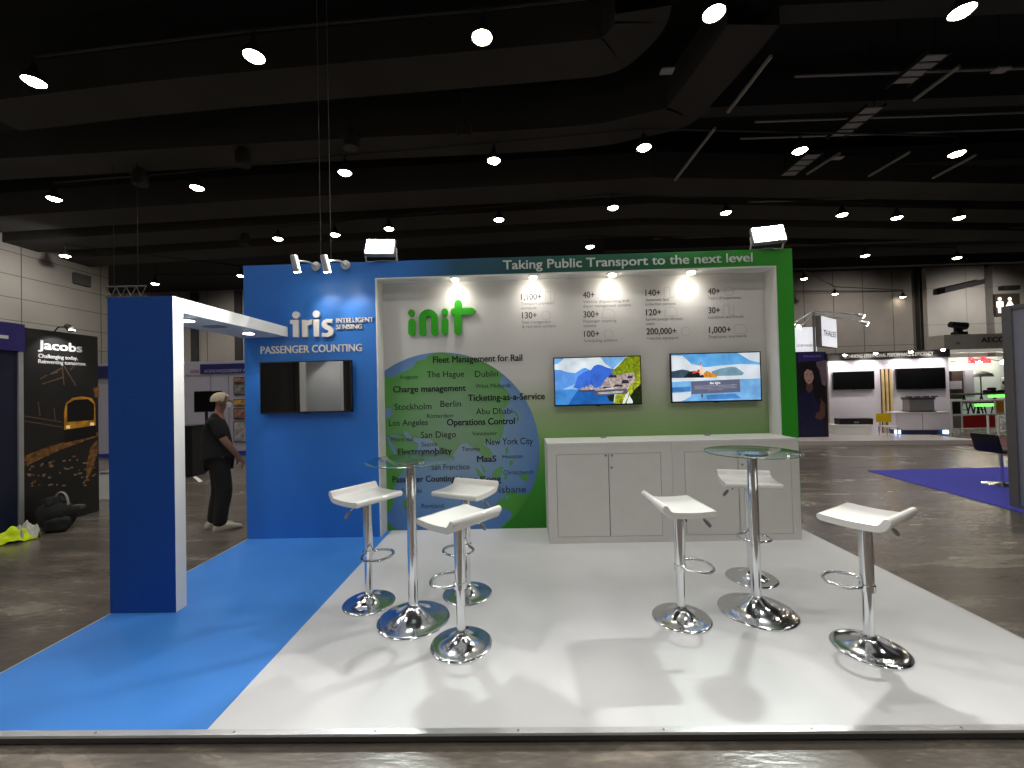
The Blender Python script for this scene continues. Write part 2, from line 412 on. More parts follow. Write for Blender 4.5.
for i, (px, w) in enumerate(((321, 'left'), (331, 'right'))):
    p = ony(px, 255, 4.0)
    r = thing('hanging_cable', 'thin dark cable hanging from the roof behind the blue wall, %s of the pair' % w, 'cable', (p.x, 4.0, 2.4), 'cables hanging behind the wall')
    a = MB(); a.tube([(p.x, 4.0, 2.4), (p.x, 4.0, 11.6)], .007, 6); a.build('line', mat('dull_cable', (92, 92, 92)), r)

# ================================================================== the stand: platform
W, D, H = 6.0, 2.573, 3.007
NL, NR, NT, ND = 1.4846, 5.7955, 2.8088, 0.1966
BX = 1.53
PT = PZ - .0007
plat = thing('stand_platform', 'low raised stand floor, blue on the left and white on the right', 'platform', (W / 2, -D / 2, 0))
mb = MB(); mb.box(-.0, W, -D, .45, 0.012, PT - .006); mb.build('base_board', DARKEDGE, plat)
mb = MB(); mb.add([(.012, -D + .03, PT - .006), (BX, -D + .03, PT - .006), (BX, .3, PT - .006), (.012, .3, PT - .006), (.012, -D + .03, PT), (BX - .008, -D + .03, PT), (BX - .0, .3, PT), (.012, .3, PT)],
    [(4, 5, 6, 7), (0, 1, 5, 4), (1, 2, 6, 5), (2, 3, 7, 6), (3, 0, 4, 7)]); tag(mb.build('blue_floor_sheet', FLOORB, plat), 'blue vinyl floor sheet')
mb = MB(); mb.box(BX, W - .012, -D + .03, .3, PT - .006, PT); tag(mb.build('white_floor_sheet', FLOORW, plat), 'white vinyl floor sheet')
mb = MB(); mb.box(0, W, -D - .002, -D + .03, PT - .012, PT); mb.box(-.002, .012, -D, .3, PT - .012, PT); mb.box(W - .012, W + .002, -D, .3, PT - .012, PT)
mb.build('edge_trim', ALU, plat)
for k in range(9):
    x = .35 + k * .66; a = MB(); a.lathe([(.006, 0), (.006, .0012), (.0, .0015)], 12, (x, -D + .014, PT)); a.build('screw', GREYP, plat, True)

# ================================================================== the stand: back wall with niche
G = Frame((0, 0, PZ), (1, 0, 0))                 # front face of the wall
FASC = ramp_mat('printed_fascia', 'X', [(0, (44, 112, 196)), (1.75, (46, 116, 198)), (2.35, (24, 76, 104)), (3.2, (22, 74, 74)), (4.4, (26, 92, 58)), (5.5, (44, 140, 38)), (6.0, (48, 150, 36))], rough=0.42, spec=0.4)
wall = thing('exhibition_wall', 'tall blue and green stand wall with a white lit niche', 'wall', (W / 2, .15, PZ))
zt = PZ + H; TH = .45
mb = MB(); mb.box(0, NL - .016, 0, TH, PZ, zt); mb.box(NL - .016, NR + .016, 0, TH, PZ + NT + .016, zt); mb.box(NR + .016, W - .014, 0, TH, PZ, zt)
mb.box(NL - .016, NR + .016, ND + .02, TH, PZ, PZ + NT + .016)
mb.build('fascia', FASC, wall)
mb = MB(); mb.box(NL - .016, NL, -.002, ND + .01, PZ, PZ + NT + .016); mb.box(NR, NR + .016, -.002, ND + .01, PZ, PZ + NT + .016); mb.box(NL, NR, -.002, ND + .01, PZ + NT, PZ + NT + .016)
mb.build('niche_lining', WHITE, wall)
NG = Frame((0, ND, PZ), (1, 0, 0))               # niche back panel
PANM = ramp_mat('printed_niche_panel', 'Z', [(0, (34, 112, 24)), (.55, (56, 140, 44)), (1.0, (112, 158, 86)), (1.35, (150, 168, 128)), (1.75, (198, 197, 192)), (3.0, (216, 214, 211))], rough=0.55, spec=0.3)
mb = MB(); mb.box(NL, NR, ND, ND + .02, PZ, PZ + NT); mb.build('niche_panel', PANM, wall)
# globe graphic
gc = NG.st(441.2, 450.3); gr = NG.st(541, 441)[0] - gc[0] - .02
GW = NG.p(gc[0], gc[1])
OCEAN = ramp_mat('printed_ocean', None, [(0, (150, 166, 172)), (.45, (126, 152, 176)), (.85, (100, 136, 180)), (1.15, (74, 114, 172))], rough=0.55, radial=tuple(GW + Vector((.15, 0, .25))), spec=0.3)
LAND = ramp_mat('printed_land', None, [(0, (124, 152, 126)), (.45, (110, 152, 104)), (.85, (84, 148, 68)), (1.3, (58, 136, 42))], rough=0.55, radial=tuple(GW + Vector((.15, 0, .3))), spec=0.3)
def clip_poly(pts, s0, t0):
    def cl(P, ins, cut):
        o = []
        for i in range(len(P)):
            a, b = P[i - 1], P[i]
            if ins(b):
                if not ins(a): o.append(cut(a, b))
                o.append(b)
            elif ins(a): o.append(cut(a, b))
        return o
    P = cl(pts, lambda p: p[0] >= s0, lambda a, b: (s0, a[1] + (b[1] - a[1]) * (s0 - a[0]) / (b[0] - a[0])))
    return cl(P, lambda p: p[1] >= t0, lambda a, b: (a[0] + (b[0] - a[0]) * (t0 - a[1]) / (b[1] - a[1]), t0))
circ = [(gc[0] + gr * math.cos(2 * PI * k / 96), gc[1] + gr * math.sin(2 * PI * k / 96)) for k in range(96)]
def clip_circle(pts):
    # densify and pull points outside the globe back onto its rim
    o = []
    for i in range(len(pts)):
        a, b = pts[i], pts[(i + 1) % len(pts)]
        for k in range(6): o.append((a[0] + (b[0] - a[0]) * k / 6, a[1] + (b[1] - a[1]) * k / 6))
    r = []
    for s, t in o:
        d = math.hypot(s - gc[0], t - gc[1])
        if d > gr: s, t = gc[0] + (s - gc[0]) * gr / d, gc[1] + (t - gc[1]) * gr / d
        r.append((s, t))
    return r
LANDS = [
 [(380, 377), (394, 377), (401, 373), (413, 367), (417, 361), (425, 359), (429, 355), (441, 352), (448, 354), (462, 356), (478, 358), (490, 365), (497, 370), (503, 376), (500, 379), (499, 384), (505, 389), (510, 394), (509, 403), (505, 408), (499, 411), (505, 414), (504, 424), (503, 434), (500, 440), (488, 441), (483, 444), (490, 449), (493, 455), (488, 459), (483, 457), (479, 452), (471, 446), (467, 443), (461, 444), (457, 449), (453, 455), (450, 458), (444, 455), (440, 449), (437, 446), (431, 442), (422, 438), (412, 437), (406, 431), (403, 436), (392, 434), (388, 440), (380, 440)],
 [(380, 438), (388, 436), (395, 438), (403, 434), (412, 438), (419, 444), (417, 449), (411, 452), (411, 460), (406, 468), (398, 478), (395, 486), (393, 492), (394, 500), (391, 510), (386, 513), (380, 513)],
 [(403, 500), (407, 498), (407, 508), (404, 510)],
 [(380, 519), (388, 523), (395, 528), (402, 532), (380, 534)],
 [(492, 474), (495, 470), (501, 466), (503, 467), (502, 473), (500, 478), (494, 478)],
 [(475, 467), (479, 470), (484, 476), (488, 480), (484, 481), (478, 475)], [(480, 464), (483, 466), (486, 472), (484, 473)],
 [(505, 475), (508, 474), (506, 480), (504, 479)], [(519, 474), (523, 475), (529, 474), (527, 480), (525, 482), (521, 478)],
 [(505, 449), (508, 447), (508, 453), (506, 454)], [(509, 461), (513, 460), (513, 464), (510, 466)],
 [(516, 418), (519, 416), (519, 420), (517, 421)], [(513, 411), (515, 411), (519, 416), (517, 417)],
 [(495, 505), (503, 498), (507, 492), (515, 492), (522, 495), (528, 493), (540, 497), (546, 532), (492, 535), (499, 528), (509, 520), (512, 514), (509, 510), (502, 508)],
]
SEAS = [[(383, 409), (391, 408), (393, 414), (388, 418), (383, 418)], [(404, 431), (407, 433), (411, 437), (420, 438), (430, 439), (438, 446), (436, 451), (424, 452), (418, 449), (418, 443), (410, 440), (405, 436)], [(386, 437), (389, 437), (393, 444), (397, 453), (395, 455), (391, 449)], [(505, 497), (509, 495), (507, 499)]]
mb = MB(); mb.fpoly(NG, clip_poly(circ, NL + .002, .002), .001, 0)
for L_ in LANDS:
    q = clip_poly(clip_circle([NG.st(*p) for p in L_]), NL + .002, .002)
    if len(q) > 2: mb.fpoly(NG, q, .002, 1)
for L_ in SEAS: mb.fpoly(NG, clip_poly([NG.st(*p) for p in L_], NL + .002, .002), .003, 0)
mb.build('globe_print', [OCEAN, LAND], wall)
mb = MB()
GT = [('Fleet Management for Rail', 433, 522.5, 363, 6.5, 1, 0), ('Avignon', 399.5, 418, 379, 3.8, 0, 1), ('The Hague', 427, 464, 377.5, 6, 0, 0), ('Dublin', 475, 498, 377, 6, 0, 0),
 ('Charge management', 393, 466, 392.5, 6.2, 1, 0), ('West Midlands', 475.5, 511, 388, 4, 0, 1), ('Ticketing-as-a-Service', 468, 545, 401, 6.5, 1, 0), ('Stockholm', 394.5, 431.5, 410, 6.2, 0, 0),
 ('Berlin', 440.5, 461, 407, 6.2, 0, 0), ('Abu Dhabi', 476, 512.5, 414.5, 6, 0, 0), ('Rotterdam', 427, 453, 418, 4, 0, 1), ('Los Angeles', 389, 428, 426, 6, 0, 0), ('Operations Control', 447, 515, 425.5, 6.5, 1, 0),
 ('San Diego', 421, 456, 438, 6.2, 0, 0), ('Vancouver', 472, 497, 435.5, 4, 0, 1), ('New York City', 486, 533, 445, 6.5, 0, 0), ('Montreal', 391.5, 413, 441.5, 4, 0, 1), ('Seattle', 421.5, 437.5, 446.5, 4.2, 0, 1),
 ('Electromobility', 398, 452, 455, 6.5, 1, 0), ('Toronto', 462, 480, 451, 4, 0, 1), ('MaaS', 477, 496.5, 462, 6.2, 1, 0), ('Houston', 502.5, 523, 458.5, 4, 0, 1), ('San Francisco', 431.5, 469.5, 470, 5.5, 0, 0),
 ('Passenger Counting', 392.5, 455, 482.5, 6.2, 1, 0), ('Hong Kong', 456, 501, 482.5, 6, 1, 0), ('Christchurch', 503.5, 533.5, 474.5, 4.2, 0, 1), ('Brisbane', 489, 526, 493, 6.5, 0, 0), ('Fukuoka', 402, 422, 493, 4.5, 0, 1), ('Portland', 421.5, 444, 508, 4.2, 0, 1)]
for s, a, b, y, c, bold, ink in GT: mb.ptext(NG, s, a, b, y, c, d=.005, bold=.022 if bold else 0.004, mi=ink)
mb.build('globe_lettering', [INK, INK2], wall)
ST = [(521, 300, '1,100+', 20.5, ['Transport providers', 'worldwide'], 33), (522, 318.5, '130+', 15, ['Fleet management', '& real-time systems'], 34),
 (583, 298, '40+', 11.5, ['Vehicle dispatching and', 'depot management systems'], 48), (583.5, 317.5, '300+', 15.5, ['Passenger counting', 'systems'], 33), (584, 337, '100+', 15.5, ['Scheduling systems'], 33),
 (645.5, 296, '140+', 15, ['Automatic fare', 'collection systems'], 30), (646, 315.5, '120+', 15.5, ['Real-time passenger information', 'systems'], 37), (646.5, 334.5, '200,000+', 30, ['Vehicles equipped'], 32),
 (708, 294.5, '40+', 12, ['Years of experience'], 33), (708.5, 313.5, '30+', 11.5, ['Locations worldwide'], 35), (709, 333, '1,000+', 22, ['Employees worldwide'], 38)]
for x, y, num, w, lines, lw in ST:
    mb = MB(); mb.ptext(NG, num, x, x + w, y, 6.2, d=.002, bold=.012, mi=0)
    for k, ln in enumerate(lines):
        ww = lw * (len(ln) / max(len(q) for q in lines))
        mb.ptext(NG, ln, x, x + ww, y + 5.2 + k * 4.4, 2.9, d=.002, mi=1)
    # outline icon right of the number
    s, t = NG.st(x + w + 9, y - 3); r_ = .05
    kind = int(x + y) % 3
    if kind == 0: ring = [(s + r_ * math.cos(a * PI / 8), t + r_ * math.sin(a * PI / 8)) for a in range(17)]
    elif kind == 1: ring = [(s - .07, t - .04), (s + .07, t - .04), (s + .07, t + .03), (s + .03, t + .06), (s - .05, t + .06), (s - .07, t - .04)]
    else: ring = [(s - .06, t - .05), (s - .06, t + .06), (s + .0, t + .06), (s + .0, t - .05), (s + .05, t - .05), (s + .05, t + .06)]
    for a, b in zip(ring, ring[1:]):
        d = Vector((b[0] - a[0], b[1] - a[1])); d.normalize(); q = (-d.y * .003, d.x * .003)
        mb.fpoly(NG, [(a[0] - q[0], a[1] - q[1]), (b[0] - q[0], b[1] - q[1]), (b[0] + q[0], b[1] + q[1]), (a[0] + q[0], a[1] + q[1])], .002, 2)
    mb.build('statistic_print', [STATINK, STATINK2, ICON], wall)
mb = MB()
s0, t0 = G.st(503, 269.5); s1, t1 = G.st(752.5, 262.5)
mb.text(G, 'Taking Public Transport to the next level', s0, s1, (t0 + t1) / 2 + .004, .098, d=.002, depth=.004, bold=.016)
mb.build('headline_lettering', HEADTXT, wall)
# raised white word on the blue part
def arc(cx, cy, r, a0, a1, n=14): return [(cx + r * math.cos(math.radians(a0 + (a1 - a0) * k / n)), cy + r * math.sin(math.radians(a0 + (a1 - a0) * k / n))) for k in range(n + 1)]
k9 = 110 / 1024
def ip(x, y): return G.st(280 + x * k9, 305 + y * k9, .03)
def lets(*polys):
    m = MB()
    for p in polys: m.fprism(G, p, .004, .03)
    return m
def capsule_px(f, cx, y0, y1, hw):
    (a0, b0), (a1, b1) = f(cx, y0), f(cx, y1); r = abs(f(cx + hw, y0)[0] - a0)
    return arc(a0, b0 - r, r, 180, 0) + arc(a1, b1 + r, r, 0, -180)
def disc_px(f, cx, cy, r):
    a, b = f(cx, cy); rr = abs(f(cx + r, cy)[0] - a); return arc(a, b, rr, 0, 345, 23)
lets([ip(92, 140), ip(166, 136), ip(170, 298), ip(120, 298), ip(118, 176), ip(94, 176)], disc_px(ip, 146, 92, 33)).build('raised_letter', RAISEDW, wall)
lets([ip(203, 138), ip(248, 138), ip(250, 156), ip(268, 140), ip(296, 134), ip(292, 180), ip(268, 184), ip(254, 198), ip(256, 296), ip(206, 297)]).build('raised_letter', RAISEDW, wall)
lets([ip(310, 136), ip(358, 134), ip(362, 291), ip(314, 293)], disc_px(ip, 336, 84, 33)).build('raised_letter', RAISEDW, wall)
lets([ip(486, 130), ip(478, 166), ip(446, 162), ip(430, 170), ip(440, 186), ip(470, 198), ip(494, 222), ip(496, 256), ip(476, 284), ip(440, 296), ip(390, 294), ip(388, 258), ip(426, 262), ip(450, 254), ip(448, 236), ip(420, 226), ip(392, 206), ip(384, 178), ip(398, 146), ip(432, 128)]).build('raised_letter', RAISEDW, wall)
mb = MB(); mb.ptext(G, 'INTELLIGENT', 336, 373.5, 322.8, 4.6, d=.004, depth=.012, bold=.02); mb.ptext(G, 'SENSING', 336, 362, 329.3, 4.6, d=.004, depth=.012, bold=.02); mb.build('raised_small_lettering', RAISEDW, wall)
mb = MB(); mb.ptext(G, 'PASSENGER COUNTING', 260.5, 362, 353.8, 7.4, d=.003, depth=.006, bold=.016); mb.build('flat_lettering', RAISEDW, wall)
# raised rounded green word
k8 = 90 / 1024
def gp(x, y): return NG.st(400 + x * k8, 290 + y * k8, .035)
def glet(*polys):
    m = MB()
    for j, p in enumerate(polys): m.fprism(NG, p, .012, .035 + j * .0004)
    m.build('raised_green_letter', LOGOG, wall)
glet(capsule_px(gp, 132, 325, 523, 40), disc_px(gp, 128, 260, 38))
a0, b0 = gp(322, 326); ro = abs(gp(322 + 108, 326)[0] - a0); ri = abs(gp(322 + 30, 326)[0] - a0); yb = gp(322, 523)[1]; rm = (ro - ri) / 2
glet(arc(a0, b0, ro, 180, 0, 24) + arc(a0 + (ro + ri) / 2, yb + rm, rm, 0, -180, 12) + arc(a0, b0, ri, 0, 180, 16) + arc(a0 - (ro + ri) / 2, yb + rm, rm, 0, -180, 12))
glet(capsule_px(gp, 511, 315, 510, 40), disc_px(gp, 508, 248, 39))
x0, y0 = gp(614, 245); hh = abs(gp(614, 206)[1] - y0)
glet(capsule_px(gp, 660, 110, 508, 42), arc(x0, y0, hh, 270, 90, 14) + [(gp(815, 206)[0], y0 + hh), (gp(835, 216)[0], y0 + hh * .8), (gp(862, 245)[0], y0), (gp(835, 272)[0], y0 - hh * .8), (gp(815, 283)[0], y0 - hh)])

# downlights under the header
for i, (px, py) in enumerate(((455, 279.5), (533, 273.5), (612, 270.5), (691, 268.5))):
    p = G.st(px, py, -.05); x = p[0]; y = .05
    r = thing('recessed_downlight', 'small bright downlight under the niche header, %s' % ('above the round green letters', 'above the leftmost statistics column', 'above the second statistics column', 'above the third statistics column')[i], 'downlight', (x, y, PZ + NT), 'downlights of the niche')
    a = MB(); a.lathe([(.05, 0), (.055, -.012), (.04, -.014)], 20, (x, y, PZ + NT)); a.build('bezel', ALU, r, True)
    a = MB(); a.lathe([(.04, -.012), (.034, -.03), (.0, -.036)], 20, (x, y, PZ + NT)); a.build('bulb', BULB, r, True)
    lamp('niche_light', 'SPOT', (x, y - .01, PZ + NT - .05), 6.5, WARM, .05, (x, ND + .02, PZ + NT - .45), 140, 1.0)

# ================================================================== televisions
SCRB = mat('screen_black_glass', (6, 6, 7), rough=0.015, spec=1.0, var=0.0, ior=1.95)
def em(name, rgb, st=0.6, var=0.26, scale=9):
    return mat(name, rgb, rough=0.3, var=var, scale=scale, emit=st, spec=0.2)
def tv(F, x0, y0, x1, y1, label, painter=None, d=.03, mount=True, name='television', cat='television'):
    s0, s1, t0, t1 = F.rect(x0, y0, x1, y1, d + .035)
    c = F.p((s0 + s1) / 2, t0, 0)
    r = thing(name, label, cat, c)
    b = .010
    m = MB(); m.fbox(F, s0, s1, t0, t0 + b * 1.6, d, d + .035); m.fbox(F, s0, s1, t1 - b, t1, d, d + .035); m.fbox(F, s0, s0 + b, t0, t1, d, d + .035); m.fbox(F, s1 - b, s1, t0, t1, d, d + .035)
    m.fbox(F, s0 + .004, s1 - .004, t0 + .004, t1 - .004, d - .012, d + .026); m.build('bezel', BLACKP, r)
    m = MB(); a0, a1, c0, c1 = s0 + b, s1 - b, t0 + b * 1.6, t1 - b
    m.frect(F, a0, a1, c0, c1, d + .028, 0); mats = [SCRB]
    if painter:
        def P(u, v): return (a0 + (a1 - a0) * u, c1 - (c1 - c0) * v)
        mats = painter(m, F, P, d + .029)
    m.build('screen', mats, r)
    m = MB(); sm = (s0 + s1) / 2; m.fbox(F, sm - .025, sm + .025, t0 - .008, t0 + .004, d + .01, d + .03); m.build('sensor_bar', BLACKP, r)
    m = MB(); m.fbox(F, sm - .18, sm + .18, (t0 + t1) / 2 - .15, (t0 + t1) / 2 + .15, .004, d - .012); m.build('wall_mount', BLACKM, r)
    return r
def cv(pts, w, h, ox, oy): return [((x - ox) / w, (y - oy) / h) for x, y in pts]
def dull(m, F, P, d): return [mat('matt_screen', (9, 9, 10), rough=.3, var=0, spec=.3)]
def paint_lake(m, F, P, d):
    mats = [em('sky_pale', (214, 226, 240)), em('sky_blue', (120, 176, 236)), em('far_mountain', (92, 148, 226)), em('mountain', (58, 104, 206)), em('lake', (34, 96, 176)), em('lake_light', (70, 140, 214)),
            em('hillside', (120, 136, 24), var=.6, scale=30), em('village', (176, 160, 158), var=.5, scale=40), em('roof_dark', (52, 48, 60), var=.4, scale=40), em('foreground_leaf', (150, 160, 40), var=.7, scale=40), em('dark_leaf', (30, 40, 20), var=.5, scale=30), em('caption_grey', (96, 92, 104)), em('caption_white', (226, 226, 232)), em('mist', (150, 190, 236))]
    W_, H_ = 865, 498
    def poly(pts, mi, k): m.fpoly(F, [P(*q) for q in cv(pts, W_, H_, 50, 85)], d + k * .0003, mi)
    poly([(50, 85), (915, 85), (915, 330), (50, 330)], 0, 0)
    poly([(520, 85), (780, 85), (640, 215), (560, 150)], 1, 1); poly([(50, 85), (150, 85), (90, 140), (50, 150)], 1, 1)
    poly([(50, 205), (100, 205), (180, 235), (260, 245), (330, 200), (360, 190), (400, 210), (440, 300), (440, 430), (50, 430)], 2, 2)
    poly([(240, 400), (280, 290), (340, 240), (420, 215), (450, 175), (490, 160), (530, 170), (580, 195), (650, 215), (650, 400), (300, 420)], 3, 3)
    poly([(50, 425), (300, 415), (640, 420), (640, 583), (50, 583)], 4, 4); poly([(50, 425), (290, 418), (250, 470), (180, 583), (50, 583)], 5, 5); poly([(120, 420), (180, 395), (260, 360), (230, 400), (300, 420)], 13, 5)
    poly([(620, 245), (680, 195), (760, 105), (790, 85), (915, 85), (915, 340), (700, 330), (640, 270)], 6, 5)
    poly([(520, 390), (560, 320), (600, 290), (640, 270), (700, 280), (760, 260), (850, 260), (870, 330), (800, 400), (740, 440), (460, 470), (450, 420)], 7, 6)
    for x, y, w, h in ((590, 275, 90, 30), (720, 330, 80, 40), (640, 380, 100, 22), (520, 400, 110, 18), (780, 290, 60, 26), (560, 440, 150, 14)): poly([(x, y + h), (x + w * .2, y), (x + w * .9, y + h * .1), (x + w, y + h)], 8, 7)
    for x, y, w, h in ((300, 400, 60, 40), (390, 370, 50, 60), (350, 385, 40, 50)): poly([(x, y + h), (x, y + h * .4), (x + w * .5, y), (x + w, y + h * .4), (x + w, y + h)], 7, 7)
    poly([(418, 380), (424, 315), (430, 380)], 8, 8); poly([(290, 430), (440, 430), (440, 445), (300, 445)], 8, 7)
    poly([(640, 583), (660, 490), (760, 470), (800, 400), (860, 340), (915, 250), (915, 583)], 9, 7)
    poly([(570, 500), (650, 480), (640, 560), (600, 555)], 10, 7); poly([(800, 520), (850, 440), (915, 380), (915, 583), (790, 583)], 10, 8); poly([(725, 583), (770, 470), (800, 455), (780, 520), (750, 583)], 12, 9); poly([(770, 583), (800, 500), (830, 560), (830, 583)], 0, 9)
    poly([(450, 440), (780, 425), (780, 480), (450, 490)], 11, 10)
    for y, a, b in ((452, 480, 740), (464, 490, 730)): poly([(a, y + 8), (b, y - 2), (b, y + 4), (a, y + 14)], 12, 11)
    poly([(565, 415), (640, 408), (640, 424), (565, 430)], 12, 11)
    return mats
def paint_isle(m, F, P, d):
    mats = [em('isle_sky', (96, 168, 228)), em('isle_cloud', (216, 226, 236), var=.15, scale=10), em('isle_hill', (120, 156, 178), var=.3), em('isle_trees', (30, 32, 34), var=.5, scale=30), em('isle_autumn', (206, 138, 50), var=.4, scale=40), em('isle_church', (220, 190, 170)), em('isle_roof', (190, 70, 50)), em('isle_water', (120, 176, 230)), em('isle_reflection', (70, 130, 196)), em('isle_panel', (98, 102, 126), var=.03), em('isle_text', (236, 238, 244)), em('isle_line', (160, 164, 184)), em('isle_dark_hill', (60, 80, 100), var=.4)]
    W_, H_ = 900, 500
    def poly(pts, mi, k): m.fpoly(F, [P(*q) for q in cv(pts, W_, H_, 62, 70)], d + k * .0003, mi)
    poly([(62, 70), (962, 70), (962, 345), (62, 345)], 0, 0)
    poly([(62, 80), (180, 85), (260, 170), (400, 215), (560, 200), (760, 190), (962, 200), (962, 345), (62, 345)], 1, 1)
    poly([(740, 70), (962, 70), (962, 180), (860, 150), (800, 110)], 1, 1)
    poly([(470, 260), (560, 230), (660, 215), (720, 220), (800, 285), (780, 310), (480, 310)], 2, 2); poly([(62, 250), (170, 230), (240, 245), (280, 300), (150, 330), (62, 320)], 12, 2)
    poly([(150, 340), (200, 300), (240, 255), (300, 250), (390, 300), (400, 340)], 3, 3)
    poly([(390, 330), (385, 280), (420, 250), (460, 270), (520, 300), (525, 325), (450, 335)], 4, 4)
    poly([(350, 300), (352, 185), (360, 150), (368, 185), (385, 240), (385, 290)], 5, 5); poly([(310, 270), (330, 235), (350, 235), (350, 270)], 6, 5); poly([(270, 280), (280, 255), (310, 250), (310, 275)], 6, 5); poly([(350, 185), (359, 148), (369, 185)], 6, 6)
    poly([(62, 345), (962, 330), (962, 570), (62, 570)], 7, 4); poly([(62, 320), (500, 325), (962, 320), (962, 345), (62, 360)], 1, 5)
    poly([(62, 420), (250, 415), (250, 465), (62, 470)], 8, 6); poly([(62, 480), (250, 470), (250, 520), (150, 570), (62, 570)], 1, 6); poly([(355, 500), (375, 500), (368, 540), (360, 535)], 3, 7); poly([(400, 510), (700, 500), (760, 550), (420, 560)], 8, 6)
    poly([(255, 362), (752, 350), (755, 485), (258, 497)], 9, 9)
    for y, a, b in ((410, 290, 720), (425, 290, 700), (440, 290, 720), (456, 430, 580)): poly([(a, y), (b, y - 6), (b, y - 1), (a, y + 5)], 11, 10)
    s0, t0 = P(*cv([(445, 398)], W_, H_, 62, 70)[0]); s1, t1 = P(*cv([(555, 380)], W_, H_, 62, 70)[0])
    m.text(F, 'the light', s0, s1, t0 + .004, .026, d=d + .0033, bold=.03, mi=10)
    return mats
tv(G, 260, 361, 351.5, 413, 'switched-off wall television on the blue wall, reflecting a pale panel', d=.03)
tv(NG, 554, 356.5, 641.5, 405.5, 'wall television in the niche showing a lake village under blue mountains', paint_lake)
tv(NG, 671, 352.5, 761.5, 402, 'wall television in the niche showing an island church with a grey caption box', paint_isle)

# ================================================================== storage cabinets
CH = 1.008; CF = Frame((0, -.287, PZ), (1, 0, 0))
CABM = mat('cabinet_white', (206, 205, 200), rough=0.5, var=0.02)
GROOVE = mat('cabinet_gap', (60, 60, 58), rough=0.9)
xm = CF.st(673, 490)[0]
def cabinet(x0, x1, doors, top_h, bot_h, label, knobs, back):
    r = thing('storage_cabinet', label, 'cabinet', ((x0 + x1) / 2, -.05, PZ), 'white storage cabinets')
    dz0, dz1 = bot_h, top_h; a, b = doors[0][0], doors[-1][1]
    m = MB(); yb = back
    m.box(x0, x1, -.287 + .018, yb, PZ, PZ + CH - .02)                       # body
    m.box(x0, a, -.287, -.269, PZ, PZ + CH - .02); m.box(b, x1, -.287, -.269, PZ, PZ + CH - .02); m.box(a, b, -.287, -.269, PZ, PZ + dz0); m.box(a, b, -.287, -.269, PZ + dz1, PZ + CH - .02)
    m.build('carcass', CABM, r)
    m = MB(); m.box(x0, x1, -.289, yb, PZ + CH - .02, PZ + CH); m.build('top', WHITE, r)
    m = MB(); m.frect(CF, a, b, dz0, dz1, -.0175); m.build('door_gap', GROOVE, r)
    for i, (d0, d1) in enumerate(doors):
        m = MB(); m.fbox(CF, d0 + .004, d1 - .004, dz0 + .004, dz1 - .004, -.016, .001); dr = m.build('door', CABM, r)
        for (ks, kt) in knobs[i]:
            kk = MB(); kk.add([], []); c = CF.p(ks, kt, .001)
            vs = []
            for rr, dd in ((.011, 0), (.011, .008), (.006, .010)):
                vs.append([CF.p(ks + rr * math.cos(q * PI / 8), kt + rr * math.sin(q * PI / 8), .001 + dd) for q in range(16)])
            fl = [v for ring in vs for v in ring]; fs = [(i_ * 16 + q, i_ * 16 + (q + 1) % 16, (i_ + 1) * 16 + (q + 1) % 16, (i_ + 1) * 16 + q) for i_ in range(2) for q in range(16)] + [tuple(range(32, 48))]
            kk.add(fl, fs); kk.build('lock', GREYP, dr, True)
    return r
q = lambda px, py: CF.st(px, py)
zt1, zb1 = q(609, 453.6)[1], q(609, 536.5)[1]
c1 = cabinet(3.288, xm - .001, [(q(556.9, 490)[0], q(609.3, 490)[0]), (q(609.3, 490)[0], q(661.7, 490)[0])], zt1, zb1, 'white two-door storage cabinet, left half of the pair below the televisions',
        [[q(605.5, 455.5)], [q(612, 455.5), q(611.5, 467.5)]], ND - .004)
c2 = cabinet(xm + .001, NR - .002, [(q(685.2, 490)[0], q(739, 490)[0]), (q(739, 490)[0], q(792, 490)[0])], zt1, zb1, 'white two-door storage cabinet, right half of the pair, behind the glass table',
        [[], [q(740.5 + 1.5, 464.5)]], ND - .004)
for px, rr in ((608, c1), (722, c2)):
    s = CF.st(px, 437)[0] + .03
    m = MB(); m.lathe([(.032, 0), (.034, .008), (.02, .012), (.0, .012)], 20, (s, .11, PZ + CH)); m.tube([(s, .11, PZ + CH + .01), (s + .02, .12, PZ + CH + .03), (s + .06, .15, PZ + CH + .012)], .006, 8)
    m.build('cable_grommet', GREYP, rr, True)

# ================================================================== portal frame on the left
PW, PY, PTH, PH, PB = .4915, -1.5014, .095, 2.313, .109
por = thing('portal_frame', 'blue and white portal with a tall post and a beam running back to the wall', 'portal', (PW / 2, PY, PZ))
mb = MB(); mb.box(.0, PW, PY, PY + PTH, PZ, PZ + PH); o = mb.build('post', [NAVYP, WHITE], por)
for p in o.data.polygons: p.material_index = 1 if (p.normal.x > .5 or p.normal.y > .5) else 0
tag(o, 'blue post with white inner edge')
mb = MB(); mb.box(.0, PW, PY + PTH, -.003, PZ + PH - PB, PZ + PH); o = mb.build('beam', [WHITE, NAVYP, mat('pale_soffit', (196, 204, 214), rough=0.5)], por)
for p in o.data.polygons: p.material_index = 1 if (p.normal.x < -.5 or p.normal.z > .5) else (2 if p.normal.z < -.5 else 0)
tag(o, 'white beam with blue top')
zb = PZ + PH - PB
for i, (px, py) in enumerate(((188, 320), (247, 333))):
    p = onz(px, py, zb); p.x = .29
    m = MB(); m.lathe([(.065, 0), (.07, -.006), (.052, -.008)], 24, (p.x, p.y, zb)); dl = m.build('downlight', ALU, por, True)
    m = MB(); m.lathe([(.05, -.0085), (.046, -.012), (.0, -.013)], 24, (p.x, p.y, zb)); m.build('lens', DOWNB, dl, True)
    lamp('portal_light', 'SPOT', (p.x, p.y, zb - .03), 9, WARM, .05, (p.x, p.y, 0), 120, .6)
